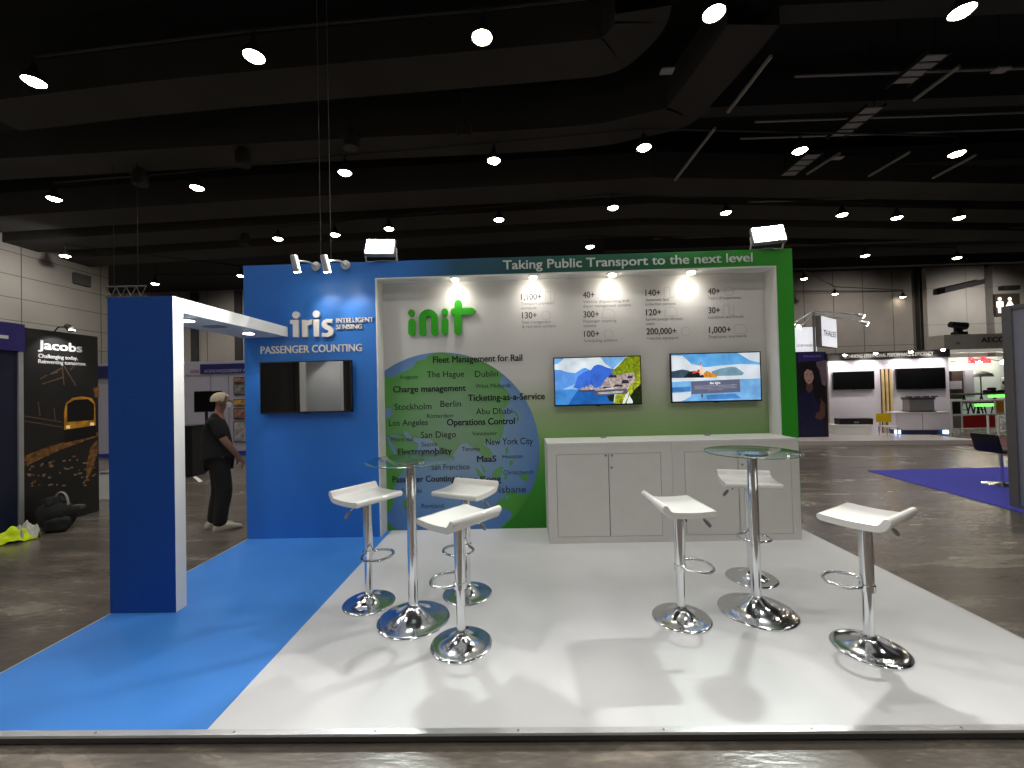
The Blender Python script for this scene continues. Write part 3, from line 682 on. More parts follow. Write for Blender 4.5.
p = onz(218, 326, zb); m = MB(); m.box(.2, .36, p.y - .05, p.y + .05, zb - .012, zb, 0, .004); s_ = m.build('sensor', GREYP, por); tag(s_, 'small flat grey sensor under the beam')

# spot lamps on arms over the blue wall
for (hx, hy, bx, by, w) in ((297, 270, 317, 267, 'left'), (327, 270, 346.5, 265.5, 'right')):
    base = ony(bx, by, -.0); base.y = 0
    low = ony(hx + .5, hy + 2, -.36); top = ony(hx - 3.5, hy - 15, -.40)
    r = thing('arm_spotlight', 'silver spotlight on a short arm over the blue wall, %s one' % w, 'spotlight', base, 'arm spotlights on the blue wall')
    ax = (low - top).normalized()
    m = MB(); m.lathe([(.0, .0), (.045, 0), (.05, .012), (.05, .03), (.02, .036)], 20); Rm = Vector((0, -1, 0)).to_track_quat('Z', 'X').to_matrix()
    m.V = [Rm @ v + base for v in m.V]; m.build('mount_disc', ALU, r, True)
    mid = top + ax * .05
    m = MB(); m.tube([base + Vector((0, -.03, 0)), base + Vector((-.03, -.10, .02)), mid], .011, 10); m.build('arm', ALU, r, True)
    m = MB(); m.tube([top, top + ax * .01, low - ax * .012, low], [.030, .034, .037, .037], 18); h = m.build('lamp_head', ALU, r, True)
    m = MB(); m.tube([low, low + ax * .004], [.034, .030], 18); m.build('bulb', BULB, h, True)
    lamp('arm_light', 'SPOT', low + ax * .03, 11, WARM, .03, (low.x + .25, 0, 2.35), 70, .8)

# floodlights standing on the wall
for (px, py, w, tx, rz) in ((379, 249, 'left, over the blue part', 1.55, .10), (770.5, 236.5, 'right, over the green corner', 5.72, -.25)):
    c = ony(px, py, -.06); z0 = zt
    r = thing('floodlight', 'glaring white floodlight on top of the stand wall, %s' % w, 'floodlight', (c.x, .05, z0), 'floodlights on the stand wall')
    R = Matrix.Rotation(rz, 3, 'Z') @ Matrix.Rotation(math.radians(-28), 3, 'X')
    cc = Vector((c.x, -.03, z0 + .155))
    m = MB(); m.box(-.16, .16, 0, .05, -.115, .115, 0, .008); m.V = [R @ v + cc for v in m.V]; m.build('housing', GREYP, r, True)
    m = MB(); m.box(-.145, .145, -.004, 0.0, -.10, .10); m.V = [R @ v + cc for v in m.V]; m.build('lens', FLOODB, r)
    m = MB()
    for sx in (-.17, .17):
        m.tube([cc + R @ Vector((sx, .025, 0)), cc + Vector((sx, .03, -.10)), cc + Vector((sx, .05, -.15))], .009, 8)
    m.tube([cc + Vector((-.17, .05, -.15)), cc + Vector((.17, .05, -.15))], .009, 8); m.build('bracket', ALU, r, True)
    m = MB(); m.box(c.x - .06, c.x + .06, -.01, .09, z0, z0 + .012); m.build('foot_plate', GREYP, r)
    lamp('flood_light', 'AREA', cc + R @ Vector((0, -.03, 0)), 370, (1, .985, .96), .13, cc + R @ Vector((0, -1.03, 0)))

# ================================================================== bar tables and stools
GLASS = bpy.data.materials.new('clear_glass')
def thin_glass(m):
    m.use_nodes = True; nt = m.node_tree; N = nt.nodes; L = nt.links
    tr = N.new('ShaderNodeBsdfTransparent'); tr.inputs[0].default_value = (.93, .985, .97, 1)
    gl = N.new('ShaderNodeBsdfGlossy'); gl.inputs['Roughness'].default_value = .02
    fr = N.new('ShaderNodeFresnel'); fr.inputs[0].default_value = 1.42
    mx = N.new('ShaderNodeMixShader'); ge = N.new('ShaderNodeNewGeometry'); inv = N.new('ShaderNodeMath'); inv.operation = 'SUBTRACT'; inv.inputs[0].default_value = 1; L.new(ge.outputs['Backfacing'], inv.inputs[1])
    mu = N.new('ShaderNodeMath'); mu.operation = 'MULTIPLY'; L.new(fr.outputs[0], mu.inputs[0]); L.new(inv.outputs[0], mu.inputs[1]); L.new(mu.outputs[0], mx.inputs[0]); L.new(tr.outputs[0], mx.inputs[1]); L.new(gl.outputs[0], mx.inputs[2])
    L.new(mx.outputs[0], N['Material Output'].inputs['Surface'])
thin_glass(GLASS); EDGEG = mat('glass_edge_green', (62, 102, 92), rough=.15)
def dome(R, H_, n=14):
    pr = [(R, 0), (R, .006), (R - .004, .010)]
    for k in range(1, n + 1):
        t = k / n; r = R - .006 - (R - .045) * t; z = .012 + (H_ - .012) * (.18 * t + .82 * t ** 2.5)
        pr.append((r, z))
    pr += [(.038, H_ + .004), (.0, H_ + .004)]; return pr
T0 = None
for nm, x, y, lab in (('l', 2.2664, -1.6338, 'round glass bar table on chrome column before the globe graphic'), ('r', 4.6194, -1.5825, 'round glass bar table on chrome column before the cabinets')):
    if T0 is None:
        T0 = thing('bar_table', lab, 'table', (x, y, PZ), 'glass bar tables')
        m = MB(); m.lathe(dome(.2442, .10), 56); m.build('base', CHROME, T0, True, world=False)
        m = MB(); m.lathe([(.036, .10), (.036, .107), (.033, .11), (.033, 1.06), (.033, 1.07)], 28); m.build('pole', CHROME, T0, True, world=False)
        m = MB(); m.lathe([(.033, 1.055), (.10, 1.072), (.10, 1.086), (.0, 1.0861)], 32); m.build('top_plate', CHROME, T0, True, world=False)
        m = MB(); m.lathe([(.0, 1.0865), (.297, 1.0865), (.2995, 1.088), (.30, 1.0900), (.2995, 1.092), (.297, 1.0935), (.0, 1.0935)], 64); g_ = m.build('glass_top', [GLASS, EDGEG], T0, True, world=False)
        for p_ in g_.data.polygons: p_.material_index = 1 if math.hypot(p_.center.x, p_.center.y) > .2965 and abs(p_.normal.z) < .9 else 0
    else:
        o = copy_tree(T0); o.location = (x, y, PZ); o['label'] = lab
# seat profile along local x: flat plate from -.18 to +.14, then a lip curling up at +x
def seat_mesh():
    L0, th, wid = -.185, .042, .205
    cl = [(L0 + .016, 0)]
    for k in range(7): cl.append((L0 + .02 + k * .045, -.002 - .006 * math.sin(PI * k / 6)))
    R_ = .05; cx, cz = .10, .05 - .002
    for k in range(1, 8):
        a = math.radians(-90 + 58 * k / 7); cl.append((cx + R_ * math.cos(a), cz + R_ * math.sin(a)))
    ex, ez = cl[-1]; d = math.radians(58)
    for k in range(1, 4): cl.append((ex + .008 * k * math.cos(d), ez + .008 * k * math.sin(d)))
    up = []; dn = []
    for i, (x, z) in enumerate(cl):
        a = cl[max(0, i - 1)]; b = cl[min(len(cl) - 1, i + 1)]; t = Vector((b[0] - a[0], b[1] - a[1])).normalized(); n = Vector((-t.y, t.x))
        up.append((x + n.x * th / 2, z + n.y * th / 2)); dn.append((x - n.x * th / 2, z - n.y * th / 2))
    def capend(c, a0):
        return [(c[0] + th / 2 * math.cos(math.radians(a0 + 180 * k / 6)), c[1] + th / 2 * math.sin(math.radians(a0 + 180 * k / 6))) for k in range(1, 6)]
    e = Vector((cl[-1][0] - cl[-2][0], cl[-1][1] - cl[-2][1])); ea = math.degrees(math.atan2(e.y, e.x))
    prof = dn + capend(cl[-1], ea - 90) + up[::-1] + capend(cl[0], 90)
    n = len(prof); m = MB(); vs = []; ys = [(-wid, .84), (-wid + .005, 1), (wid - .005, 1), (wid, .84)]
    cen = []
    for x, z in prof: cen.append(min(cl, key=lambda c: (c[0] - x) ** 2 + (c[1] - z) ** 2))
    for y, k in ys:
        for (x, z), c in zip(prof, cen): vs.append((c[0] + (x - c[0]) * k, y, c[1] + (z - c[1]) * k))
    fs = []
    for j in range(3):
        for i in range(n): fs.append((j * n + i, j * n + (i + 1) % n, (j + 1) * n + (i + 1) % n, (j + 1) * n + i))
    fs += [tuple(range(n)), tuple(3 * n + i for i in range(n - 1, -1, -1))]
    m.add(vs, fs); return m
SIDEG = GLOSSW
S0 = None
STOOLS = [(1.8712, -1.4028, 147, .860, 'white curved-seat bar stool at far left of the globe-side table, against the blue wall', 95),
          (2.6361, -1.9173, -40, .845, 'white curved-seat bar stool nearest the front, right of the left glass table', 80),
          (2.5901, -1.2852, 65, .855, 'white curved-seat bar stool behind the left glass table, below the globe', -80),
          (4.0787, -1.6569, 183, .820, 'white curved-seat bar stool with lip on its left, before the cabinets', 150),
          (4.8519, -1.0960, 75, .845, 'white curved-seat bar stool behind the right glass table by the cabinet', 100),
          (5.0317, -1.9997, -58, .835, 'white curved-seat bar stool at far right near the platform edge', 60)]
for x, y, ang, sz, lab, lev in STOOLS:
    if S0 is None:
        r = S0 = thing('bar_stool', lab, 'stool', (x, y, PZ), 'white bar stools')
        m = MB(); m.lathe(dome(.1886, .065), 48); m.build('base', CHROME, r, True, world=False)
        m = MB(); m.lathe([(.034, .066), (.034, .078), (.0275, .082), (.0275, .60)], 24); m.build('piston', CHROME, r, True, world=False)
        m = MB(); m.lathe([(.0275, .37), (.034, .372), (.034, .785), (.0, .786)], 24); m.build('sleeve', CHROME, r, True, world=False)
        m = MB(); m.box(-.09, .09, -.07, .07, .778, .792, 0, .004); m.tube([(0, .03, .77), (0, .10, .755), (0, .12, .72)], .005, 8); m.build('seat_plate', BLACKM, r, True, world=False)
        m = MB(); loop = []
        for k in range(33):
            a = -PI + 2 * PI * k / 33
            loop.append((-.112 + .102 * math.cos(a), .115 * math.sin(a), .375))
        m.tube(loop, .0105, 10, closed=True); m.lathe([(.036, -.02), (.04, -.018), (.04, .018), (.036, .02)], 24, (0, 0, .375)); m.build('footrest', CHROME, r, True, world=False)
        m = seat_mesh(); m.V = [Vector((v.x * .95, v.y * .97, v.z)) + Vector((.015, 0, .81 - .021)) for v in m.V]; m.build('seat', GLOSSW, r, True, world=False)
        m = MB(); m.tube([(.03, 0, .77), (.10, 0, .755), (.16, 0, .715)], .005, 8); lv = m.build('lever', CHROME, r, True, world=False)
        m = MB(); m.tube([(.155, 0, .72), (.175, 0, .70), (.195, 0, .675)], [.008, .014, .011], 10); m.build('lever_grip', GREYP, lv, True, world=False)
    else:
        r = copy_tree(S0); r.location = (x, y, PZ); r['label'] = lab
    r.rotation_euler = (0, 0, math.radians(ang))
    for ch in r.children:
        n = ch.name.split('.')[0]
        if n in ('seat', 'seat_plate', 'lever', 'sleeve', 'footrest'): ch.location.z = (sz - .86) if n != 'footrest' else (sz - .86) * .8
        if n == 'lever': ch.rotation_euler = (0, 0, math.radians(lev))

# more roof lamps behind the viewer light the front of the stand
for yy in (-1.2, -6.0, -10.8):
    for xx in (-8.1, -2.6, 2.4, 7.0, 12.0):
        lamp('hall_light', 'SPOT', (xx, yy, 8.9), 255, WARM, .2, (xx, yy, 0), 150, .6)

# ================================================================== left side: dark poster panel and neighbours
XL = -3.13
JF = Frame((XL, 0, 0), (0, 1, 0))                # faces the aisle (+x)
PRN = mat('dark_print', (34, 33, 32), rough=0.4, var=.15, scale=3)
def jst(x, y, d=.0): return JF.st(x, y, d)
jy0, jy1 = jst(22, 430)[0], jst(98.5, 430)[0]; jt = 2.5
pj = thing('poster_panel', 'tall dark poster panel with white slogan and a yellow train at night', 'poster panel', (XL, (jy0 + jy1) / 2, 0))
mb = MB(); mb.fbox(JF, jy0, jy1, 0.0, jt + .04, -.08, 0); mb.build('board', PRN, pj)
TRY = mat('train_yellow', (196, 138, 40), rough=.4, var=.5, scale=9); TRD = mat('train_window', (20, 20, 22), rough=.3); TRL = mat('train_light', (250, 214, 150), rough=.4, emit=.4)
TRK = mat('track_amber', (128, 88, 46), rough=.4, var=.8, scale=20); GLN = mat('glint', (150, 130, 106), rough=.4, var=.4); WPR = mat('white_print', (236, 236, 234), rough=.5); WIRE = mat('wire_brown', (104, 84, 62), rough=.5)
mb = MB()
def jp(pts, k, mi): mb.fpoly(JF, [jst(x, y) for x, y in pts], .001 + k * .0005, mi)
jp([(24, 456), (50, 446), (98, 432), (98, 436), (60, 450), (30, 464), (24, 466)], 0, 3)
jp([(90, 448), (97, 440), (98, 452), (92, 470), (86, 482), (86, 468)], 1, 3)
jp([(64, 412), (66, 403), (72, 398), (82, 396.5), (92, 398), (95, 404), (96, 434), (64, 442)], 1, 0)
jp([(67, 404), (74, 400), (88, 399), (94, 404), (94, 420), (67, 422)], 2, 1)
jp([(64, 430), (96, 425), (96, 436), (64, 443)], 2, 1)
for x, y in ((68, 427), (92, 424)): jp([(x - 2, y - 1.5), (x + 2, y - 1.5), (x + 2, y + 1.5), (x - 2, y + 1.5)], 3, 2)
jp([(93, 388), (99, 386), (99, 398), (95, 397)], 1, 3)
for x, y, xx, yy in ((40, 379, 62, 368), (42, 384, 64, 377), (62, 366, 64, 385), (64, 366, 76, 386), (70, 370, 74, 366), (44, 376, 58, 372), (24, 416, 62, 422), (24, 421, 62, 427), (38, 402, 40, 416), (54, 408, 55, 420)):
    dx, dy = xx - x, yy - y; L_ = math.hypot(dx, dy); nx, ny = -dy / L_ * .5, dx / L_ * .5
    jp([(x + nx, y + ny), (xx + nx, yy + ny), (xx - nx, yy - ny), (x - nx, y - ny)], 1, 4)
for k in range(60):
    x = 28 + random.random() * 68; y = 452 + (96 - x) * .12 + random.random() * 34
    if y > 486: continue
    w = .6 + random.random() * 1.6; jp([(x - w, y - .6), (x + w, y - 1.0), (x + w, y + .5), (x - w, y + .9)], 2, 5 if random.random() < .7 else 3)
mb.build('train_print', [TRY, TRD, TRL, TRK, WIRE, GLN], pj)
mb = MB()
for s_, a, b, y, c in (('Jacobs', 37.5, 82, 348.5, 9), ('Challenging today.', 38, 77.5, 357.5, 4), ('Reinventing tomorrow.', 38, 86, 363, 4)):
    a0, t0 = jst(a, y); a1 = jst(b, y + (b - a) * .07)[0]; t1 = jst(a, y - c)[1]
    mb.text(JF, s_, a0, a1, t0, t1 - t0, d=.003, bold=.03)
mb.build('slogan_print', WPR, pj)
p = JF.p(*jst(57, 327), .18)
sp = thing('clip_spotlight', 'small spotlight clipped to the top of the dark poster panel', 'spotlight', (XL, p.y, jt + .04))
mb = MB(); mb.tube([(XL - .04, p.y, jt + .04), (XL + .02, p.y, jt + .10), (XL + .14, p.y, jt + .10)], .008, 8); mb.build('arm', BLACKM, sp, True)
mb = MB(); mb.tube([(XL + .13, p.y, jt + .115), (XL + .2, p.y, jt + .06)], [.03, .045], 14); mb.build('lamp_head', BLACKM, sp, True)
mb = MB(); mb.lathe([(.038, -.002), (.0, -.004)], 14, (XL + .2, p.y, jt + .055)); mb.build('bulb', DOWNB, sp)
lamp('poster_light', 'SPOT', (XL + .22, p.y, jt + .03), 12, (1, 1, 1), .03, (XL, p.y, jt - .35), 100, .7)
# navy panel with purple header, white post
nb = thing('side_booth', 'dark navy booth panel with purple header at the far left edge', 'booth panel', (XL, 0, 0))
NVY = mat('navy_board', (18, 26, 54), rough=.5, var=.15); PUR = mat('purple_header', (52, 44, 122), rough=.5)
ya, yb_ = -.6, jst(16.5, 430)[0]
mb = MB(); mb.fbox(JF, ya, yb_, 0, 2.24, -.06, .01); mb.build('board', NVY, nb)
mb = MB(); mb.fbox(JF, ya, jst(21, 335)[0], 2.235, 2.57, -.06, .05); hd = mb.build('header', PUR, nb)
mb = MB(); a0 = jst(-12, 338)[0]; mb.fbox(JF, a0, jst(4.2, 339)[0], 2.37, 2.41, .05, .053); mb.build('header_mark', WPR, hd)
mb = MB(); mb.fbox(JF, yb_, jst(21.5, 430)[0], 0, 2.235, -.04, .03); mb.build('post', ALU, nb)
# bag, vest
bg = onz(38, 531, 0)
bag = thing('backpack', 'black backpack with pale handle slumped on the floor against the poster panel', 'backpack', (bg.x + .16, bg.y + .06, 0))
FAB = mat('black_fabric', (24, 24, 26), rough=.9, var=.2, scale=30, bump=.3)
def blob(name, c, r, m, parent, seed, amp=.12, rings=14, seg=22, flat=None):
    rnd = random.Random(seed); ph = [rnd.random() * 6.28 for _ in range(6)]
    b = MB(); vs = []; fs = []
    for i in range(rings + 1):
        th = PI * i / rings
        for j in range(seg):
            a = 2 * PI * j / seg
            k = 1 + amp * (math.sin(3 * a + ph[0] + 2 * th) * .5 + math.sin(5 * a + ph[1] - 3 * th) * .35 + math.sin(2 * th * 2 + ph[2]) * .3)
            sx = math.copysign(abs(math.sin(th)) ** .7, 1) * k
            z = c[2] + r[2] * math.copysign(abs(math.cos(th)) ** .8, math.cos(th)) * (1 + amp * .4 * math.sin(4 * a + ph[3]))
            vs.append((c[0] + r[0] * sx * math.cos(a), c[1] + r[1] * sx * math.sin(a), max(0.002, z)))
    for i in range(rings):
        for j in range(seg): fs.append((i * seg + j, i * seg + (j + 1) % seg, (i + 1) * seg + (j + 1) % seg, (i + 1) * seg + j))
    b.add(vs, fs); return b.build(name, m, parent, True)
bx, by = bag.location.x, bag.location.y
blob('body', (bx, by, .17), (.19, .15, .17), FAB, bag, 3, amp=.2)
blob('front_pocket', (bx + .12, by - .09, .09), (.14, .10, .09), FAB, bag, 5, amp=.22)
blob('top_flap', (bx - .05, by + .03, .33), (.13, .11, .07), FAB, bag, 8, amp=.22)
mb = MB(); mb.tube([(bx + .05 + .09 * math.cos(PI * k / 12), by + .02, .30 + .16 * math.sin(PI * k / 12)) for k in range(13)], .011, 8); tag(mb.build('handle', mat('pale_strap', (158, 158, 152), rough=.7), bag, True), 'pale looped handle')
mb = MB(); mb.box(bx + .1, bx + .22, by + .1, by + .16, .22, .27, 0, .01); mb.build('strap', mat('olive_strap', (84, 86, 66), rough=.8), bag)
vg = onz(10, 540, 0) + Vector((.11, -.05, 0))
vst = thing('safety_vest', 'crumpled fluorescent yellow safety vest with grey bands on the floor', 'safety vest', (vg.x, vg.y, 0))
VY = mat('fluorescent_yellow', (206, 232, 20), rough=.8, var=.25, scale=14, bump=.4); VG = mat('reflective_grey', (176, 178, 178), rough=.5, var=.15)
def crumple(name, cx, cy, w, l, h, m, parent, seed, ang=0, z0=.01):
    rnd = random.Random(seed); ph = [rnd.random() * 6.28 for _ in range(8)]; n = 26; b = MB(); vs = []; fs = []
    for i in range(n + 1):
        for j in range(n + 1):
            u, v = i / n * 2 - 1, j / n * 2 - 1; rr = min(1, max(abs(u), abs(v)))
            e = max(0, 1 - (u * u * .9 + v * v * .9)) ** .55
            z = z0 + h * e * (.7 + .16 * math.sin(5 * u + ph[0] + 3 * v) + .10 * math.sin(8 * v + ph[1] - 4 * u) + .05 * math.sin(14 * u + ph[2] + 3 * v))
            x = u * w * (1 + .12 * math.sin(4 * v + ph[3])); y = v * l * (1 + .12 * math.sin(5 * u + ph[4]))
            c, s = math.cos(ang), math.sin(ang); vs.append((cx + x * c - y * s, cy + x * s + y * c, max(.004, z)))
    for i in range(n):
        for j in range(n): fs.append((i * (n + 1) + j, (i + 1) * (n + 1) + j, (i + 1) * (n + 1) + j + 1, i * (n + 1) + j + 1))
    b.add(vs, fs); return b.build(name, m, parent, True)
crumple('vest_cloth', vg.x, vg.y, .19, .12, .17, VY, vst, 4, .92)
crumple('reflective_band', vg.x + .04, vg.y + .03, .04, .10, .185, VG, vst, 9, .92, .02)
crumple('collar', vg.x + .07, vg.y + .09, .09, .05, .22, mat('pale_lining', (206, 204, 196), rough=.8), vst, 12, .3, .02)
bb = onz(5.5, 518, 0)
bt = thing('water_bottle', 'small clear bottle top standing behind the yellow vest', 'bottle', (bb.x, bb.y, 0))
mb = MB(); mb.lathe([(.0, 0), (.03, 0), (.032, .01), (.032, .17), (.014, .21), (.014, .22)], 18, (bb.x, bb.y, 0)); mb.build('body', mat('frosted_plastic', (190, 200, 206), rough=.2), bt, True)
mb = MB(); mb.lathe([(.016, .218), (.016, .24), (0, .241)], 18, (bb.x, bb.y, 0)); mb.build('cap', WPR, bt, True)

# booth far behind the portal
LB = Frame((0, 6.95, 0), (1, 0, 0))
lbs0, lbs1 = LB.st(96, 420)[0], -3.2
LILAC = mat('lilac_wall', (176, 172, 186), rough=.6, var=.03); NAVH = mat('navy_header', (34, 34, 92), rough=.5)
lb = thing('exhibition_booth', 'pale booth wall with navy header band seen through the portal', 'booth', ((lbs0 + lbs1) / 2, 6.95, 0))
zt2 = LB.st(215, 364)[1]; zh0 = LB.st(215, 374.5)[1]
mb = MB(); mb.fbox(LB, lbs0, lbs1, 0, zh0, -.1, 0); mb.fbox(LB, lbs0, lbs1, zh0, zt2 + .08, -.1, .02); mb.build('wall_panel', LILAC, lb)
mb = MB()
for x in (211, 229): s = LB.st(x, 400)[0]; mb.fbox(LB, s - .015, s + .015, 0, zh0, 0, .01)
mb.build('seam_strip', mat('seam_grey', (146, 142, 154), rough=.6), lb)
mb = MB(); a = LB.st(201, 368)[0]; mb.fbox(LB, a, lbs1, zh0 + .02, zt2, .02, .035); hb = mb.build('header_band', NAVH, lb)
mb = MB(); s0 = LB.st(204, 371, .036)[0]; mb.text(LB, 'ACKNOWLEDGEMENT VALLEY', s0, s0 + 1.45, zh0 + .05, .09, d=.036, bold=.02); mb.build('header_lettering', mat('header_ink', (150, 150, 190), rough=.6), hb)
mb = MB(); s0 = LB.st(190, 371, .03)[0]; s1 = LB.st(199, 371, .03)[0]; mb.fbox(LB, s0, s1, zh0 + .05, zh0 + .14, .02, .023); mb.build('small_mark', mat('magenta_ink', (150, 112, 140), rough=.6), lb)
mb = MB(); mb.fbox(LB, lbs0, lbs1, 0, .1, .0, .02); mb.build('skirting', mat('blue_skirting', (40, 52, 140), rough=.5), lb)
mb = MB(); a, b = LB.st(101, 420)[0], LB.st(118, 420)[0]; mb.fbox(LB, a - .4, b, zh0 - .02, zt2 + .02, .02, .06); mb.build('blue_header_end', NAVH, lb)
PH_ = [mat('photo_warm', (150, 110, 92), var=.7, scale=9), mat('photo_grey', (120, 116, 112), var=.7, scale=8), mat('photo_gold', (176, 140, 74), var=.7, scale=10), mat('photo_brown', (140, 104, 84), var=.7, scale=9), mat('photo_pale', (160, 156, 156), var=.6, scale=8)]
for i, (y0, y1, w) in enumerate(((377, 383, 'topmost'), (384, 395, 'second from top'), (399, 406, 'middle'), (408, 419, 'fourth from top'), (421, 442, 'lowest'))):
    a, b, t0, t1 = LB.rect(233.5, y0, 252, y1, .03)
    r = thing('photo_print', 'framed photo print on the booth wall behind the standing person, %s' % w, 'picture', ((a + b) / 2, 6.95, t0), 'photo prints on the far booth wall')
    m = MB(); m.fbox(LB, a, b, t0, t1, .003, .03); m.build('frame', BLACKM, r); m = MB(); m.frect(LB, a + .02, b - .02, t0 + .02, t1 - .02, .031); m.build('picture', PH_[i], r)
ts = onz(205, 461, 0)
tf = Frame((ts.x, ts.y, 0), (1, 0, 0))
a, b, t0, t1 = tf.rect(194, 391, 221, 412)
r = thing('monitor_stand', 'black monitor on a floor stand behind the standing person', 'monitor', (ts.x, ts.y, 0))
mb = MB(); mb.fbox(tf, a, b, t0, t1, -.05, 0); mb.build('bezel', BLACKP, r); mb = MB(); mb.frect(tf, a + .02, b - .02, t0 + .02, t1 - .02, .002); mb.build('screen', mat('dull_screen', (8, 8, 9), rough=.25), r)
mb = MB(); mb.tube([(ts.x, ts.y + .07, .03), (ts.x, ts.y + .07, t1 - .1)], .035, 12); mb.build('pole', BLACKM, r, True)
mb = MB(); mb.box(ts.x - .3, ts.x + .3, ts.y - .2, ts.y + .3, 0, .03, 0, .008); mb.build('base', BLACKM, r)
c_ = onz(189, 477, 0); c2_ = onz(192.5, 477, 0); z_ = ony(190, 427, c_.y).z
r = thing('black_plinth', 'black display plinth just inside the portal post', 'plinth', (c_.x - .1, c_.y + .2, 0))
mb = MB(); mb.box(c_.x - .35, c2_.x, c_.y, c_.y + .4, 0.03, z_, 0, .006); mb.build('body', BLACKM, r); mb = MB(); mb.box(c_.x - .37, c2_.x + .02, c_.y - .02, c_.y + .42, z_, z_ + .025, 0, .005); mb.build('top', BLACKP, r); mb = MB(); mb.box(c_.x - .33, c2_.x - .02, c_.y + .02, c_.y + .38, 0, .03); mb.build('foot', BLACKP, r)
p1, p2, p3, p4 = onz(193, 477, .004), onz(196, 476, .004), onz(203, 481, .004), onz(199, 482, .004)
mb = MB(); mb.add([p1, p2, p3, p4, *(v - Vector((0, 0, .003)) for v in (p1, p2, p3, p4))], [(0, 1, 2, 3), (4, 7, 6, 5), (0, 4, 5, 1), (1, 5, 6, 2), (2, 6, 7, 3), (3, 7, 4, 0)]); tag(mb.build('paper_sheet', WPR), 'white paper strip lying on the concrete by the black plinth', 'paper')
w_ = onz(104, 500, 0)
r = thing('white_bin', 'white box bin half hidden between the dark poster and the blue post', 'bin', (w_.x, w_.y + .15, 0))
mb = MB(); mb.box(w_.x - .1, w_.x + .2, w_.y, w_.y + .3, 0, .42, 0, .01); mb.build('body', WHITE, r); mb = MB(); mb.box(w_.x - .11, w_.x + .21, w_.y - .01, w_.y + .31, .42, .45, 0, .008); mb.build('lid', GREYP, r)
r = thing('white_rack', 'pale shelf rack beyond the right edge of the dark poster', 'rack', (w_.x - .5, 3.4, 0))
for xx in (w_.x - .85, w_.x - .02):
    mb = MB(); mb.box(xx, xx + .04, 3.2, 3.6, 0, 1.95); mb.build('side', WHITE, r)
for zz in (.75, 1.05, 1.32, 1.62, 1.92): mb = MB(); mb.box(w_.x - .81, w_.x - .02, 3.2, 3.6, zz, zz + .03); mb.build('shelf', LILAC, r)

# ================================================================== standing person
def skin_mesh(nodes, edges, sub=2):
    me = bpy.data.meshes.new('skin'); me.from_pydata([n[0] for n in nodes], edges, []); o = bpy.data.objects.new('skin', me); COL.objects.link(o)
    md = o.modifiers.new('s', 'SKIN'); md.use_smooth_shade = True; md.branch_smoothing = .5
    o.modifiers.new('u', 'SUBSURF').levels = sub; o.modifiers['u'].render_levels = sub
    for i, v in enumerate(me.skin_vertices[0].data):
        r = nodes[i][1]; v.radius = r if isinstance(r, tuple) else (r, r); v.use_root = (i == 0)
    dg = bpy.context.evaluated_depsgraph_get(); dg.update(); m2 = bpy.data.meshes.new_from_object(o.evaluated_get(dg))
    b = MB(); b.add([v.co.copy() for v in m2.vertices], [tuple(p.vertices) for p in m2.polygons]); bpy.data.objects.remove(o); bpy.data.meshes.remove(me); bpy.data.meshes.remove(m2)
    return b
SKIN = mat('skin', (150, 108, 86), rough=.55, var=.06); TEE = mat('black_cotton', (20, 20, 22), rough=.9, var=.2, scale=20); TRO = mat('black_trousers', (24, 23, 22), rough=.9, var=.25, scale=20)
SHOE = mat('pale_shoes', (176, 170, 154), rough=.7, var=.1); HAIR = mat('pale_blond_hair', (206, 190, 160), rough=.8, var=.15, scale=60, bump=.4)
per = thing('person', 'person in black t-shirt and black trousers with pale blond hair standing behind the portal', 'person', (-.66, .54, 0))
ho = [0]
body_n = [((-.03, 0, .90), (.13, .14)), ((-.045, 0, 1.04), (.12, .145)), ((-.06, 0, 1.22), (.115, .165)), ((-.06, 0, 1.34), (.09, .15)), ((-.03, 0, 1.42), .055), ((-.01, 0, 1.47), .052), ((.012, 0, 1.53), (.085, .07)), ((.0, 0, 1.60), (.085, .075)), ((-.008, 0, 1.635), (.05, .05)),
 ((-.06, -.17, 1.345), .062), ((.0, -.215, 1.13), .046), ((.07, -.21, 1.02), .042), ((.155, -.18, .885), .028), ((.18, -.17, .82), (.032, .022)),
 ((-.06, .17, 1.345), .062), ((-.05, .22, 1.12), .046), ((.02, .21, 1.0), .042), ((.12, .18, .90), .028), ((.15, .16, .84), (.032, .022)),
 ((-.03, -.09, .80), .095), ((.02, -.10, .49), .062), ((-.02, -.10, .30), .058), ((-.045, -.10, .09), .04), ((.05, -.10, .04), .035),
 ((-.03, .09, .80), .095), ((-.01, .10, .49), .062), ((-.06, .10, .30), .058), ((-.10, .10, .09), .04), ((-.02, .10, .04), .035)]
body_e = [(0, 1), (1, 2), (2, 3), (3, 4), (4, 5), (5, 6), (6, 7), (7, 8), (3, 9), (9, 10), (10, 11), (11, 12), (12, 13), (3, 14), (14, 15), (15, 16), (16, 17), (17, 18), (0, 19), (19, 20), (20, 21), (21, 22), (22, 23), (0, 24), (24, 25), (25, 26), (26, 27), (27, 28)]
b = skin_mesh(body_n, body_e)
for hx, hy, hz, sg in ((.18, -.17, .82, 1), (.15, .16, .84, 1)):        # fingers and thumb
    for k, (dy, L_) in enumerate(((-.022, .06), (-.008, .07), (.008, .066), (.022, .05))):
        b.tube([(hx, hy + dy, hz + .01), (hx + .018, hy + dy, hz - .03), (hx + .022, hy + dy * .9, hz - .03 - L_ * .55), (hx + .008, hy + dy * .8, hz - .03 - L_)], [.011, .010, .009, .006], 8)
    b.tube([(hx - .0, hy - .02 * (1 if hy < 0 else -1), hz + .02), (hx + .035, hy - .015 * (1 if hy < 0 else -1), hz - .005), (hx + .045, hy, hz - .035)], [.012, .010, .007], 8)
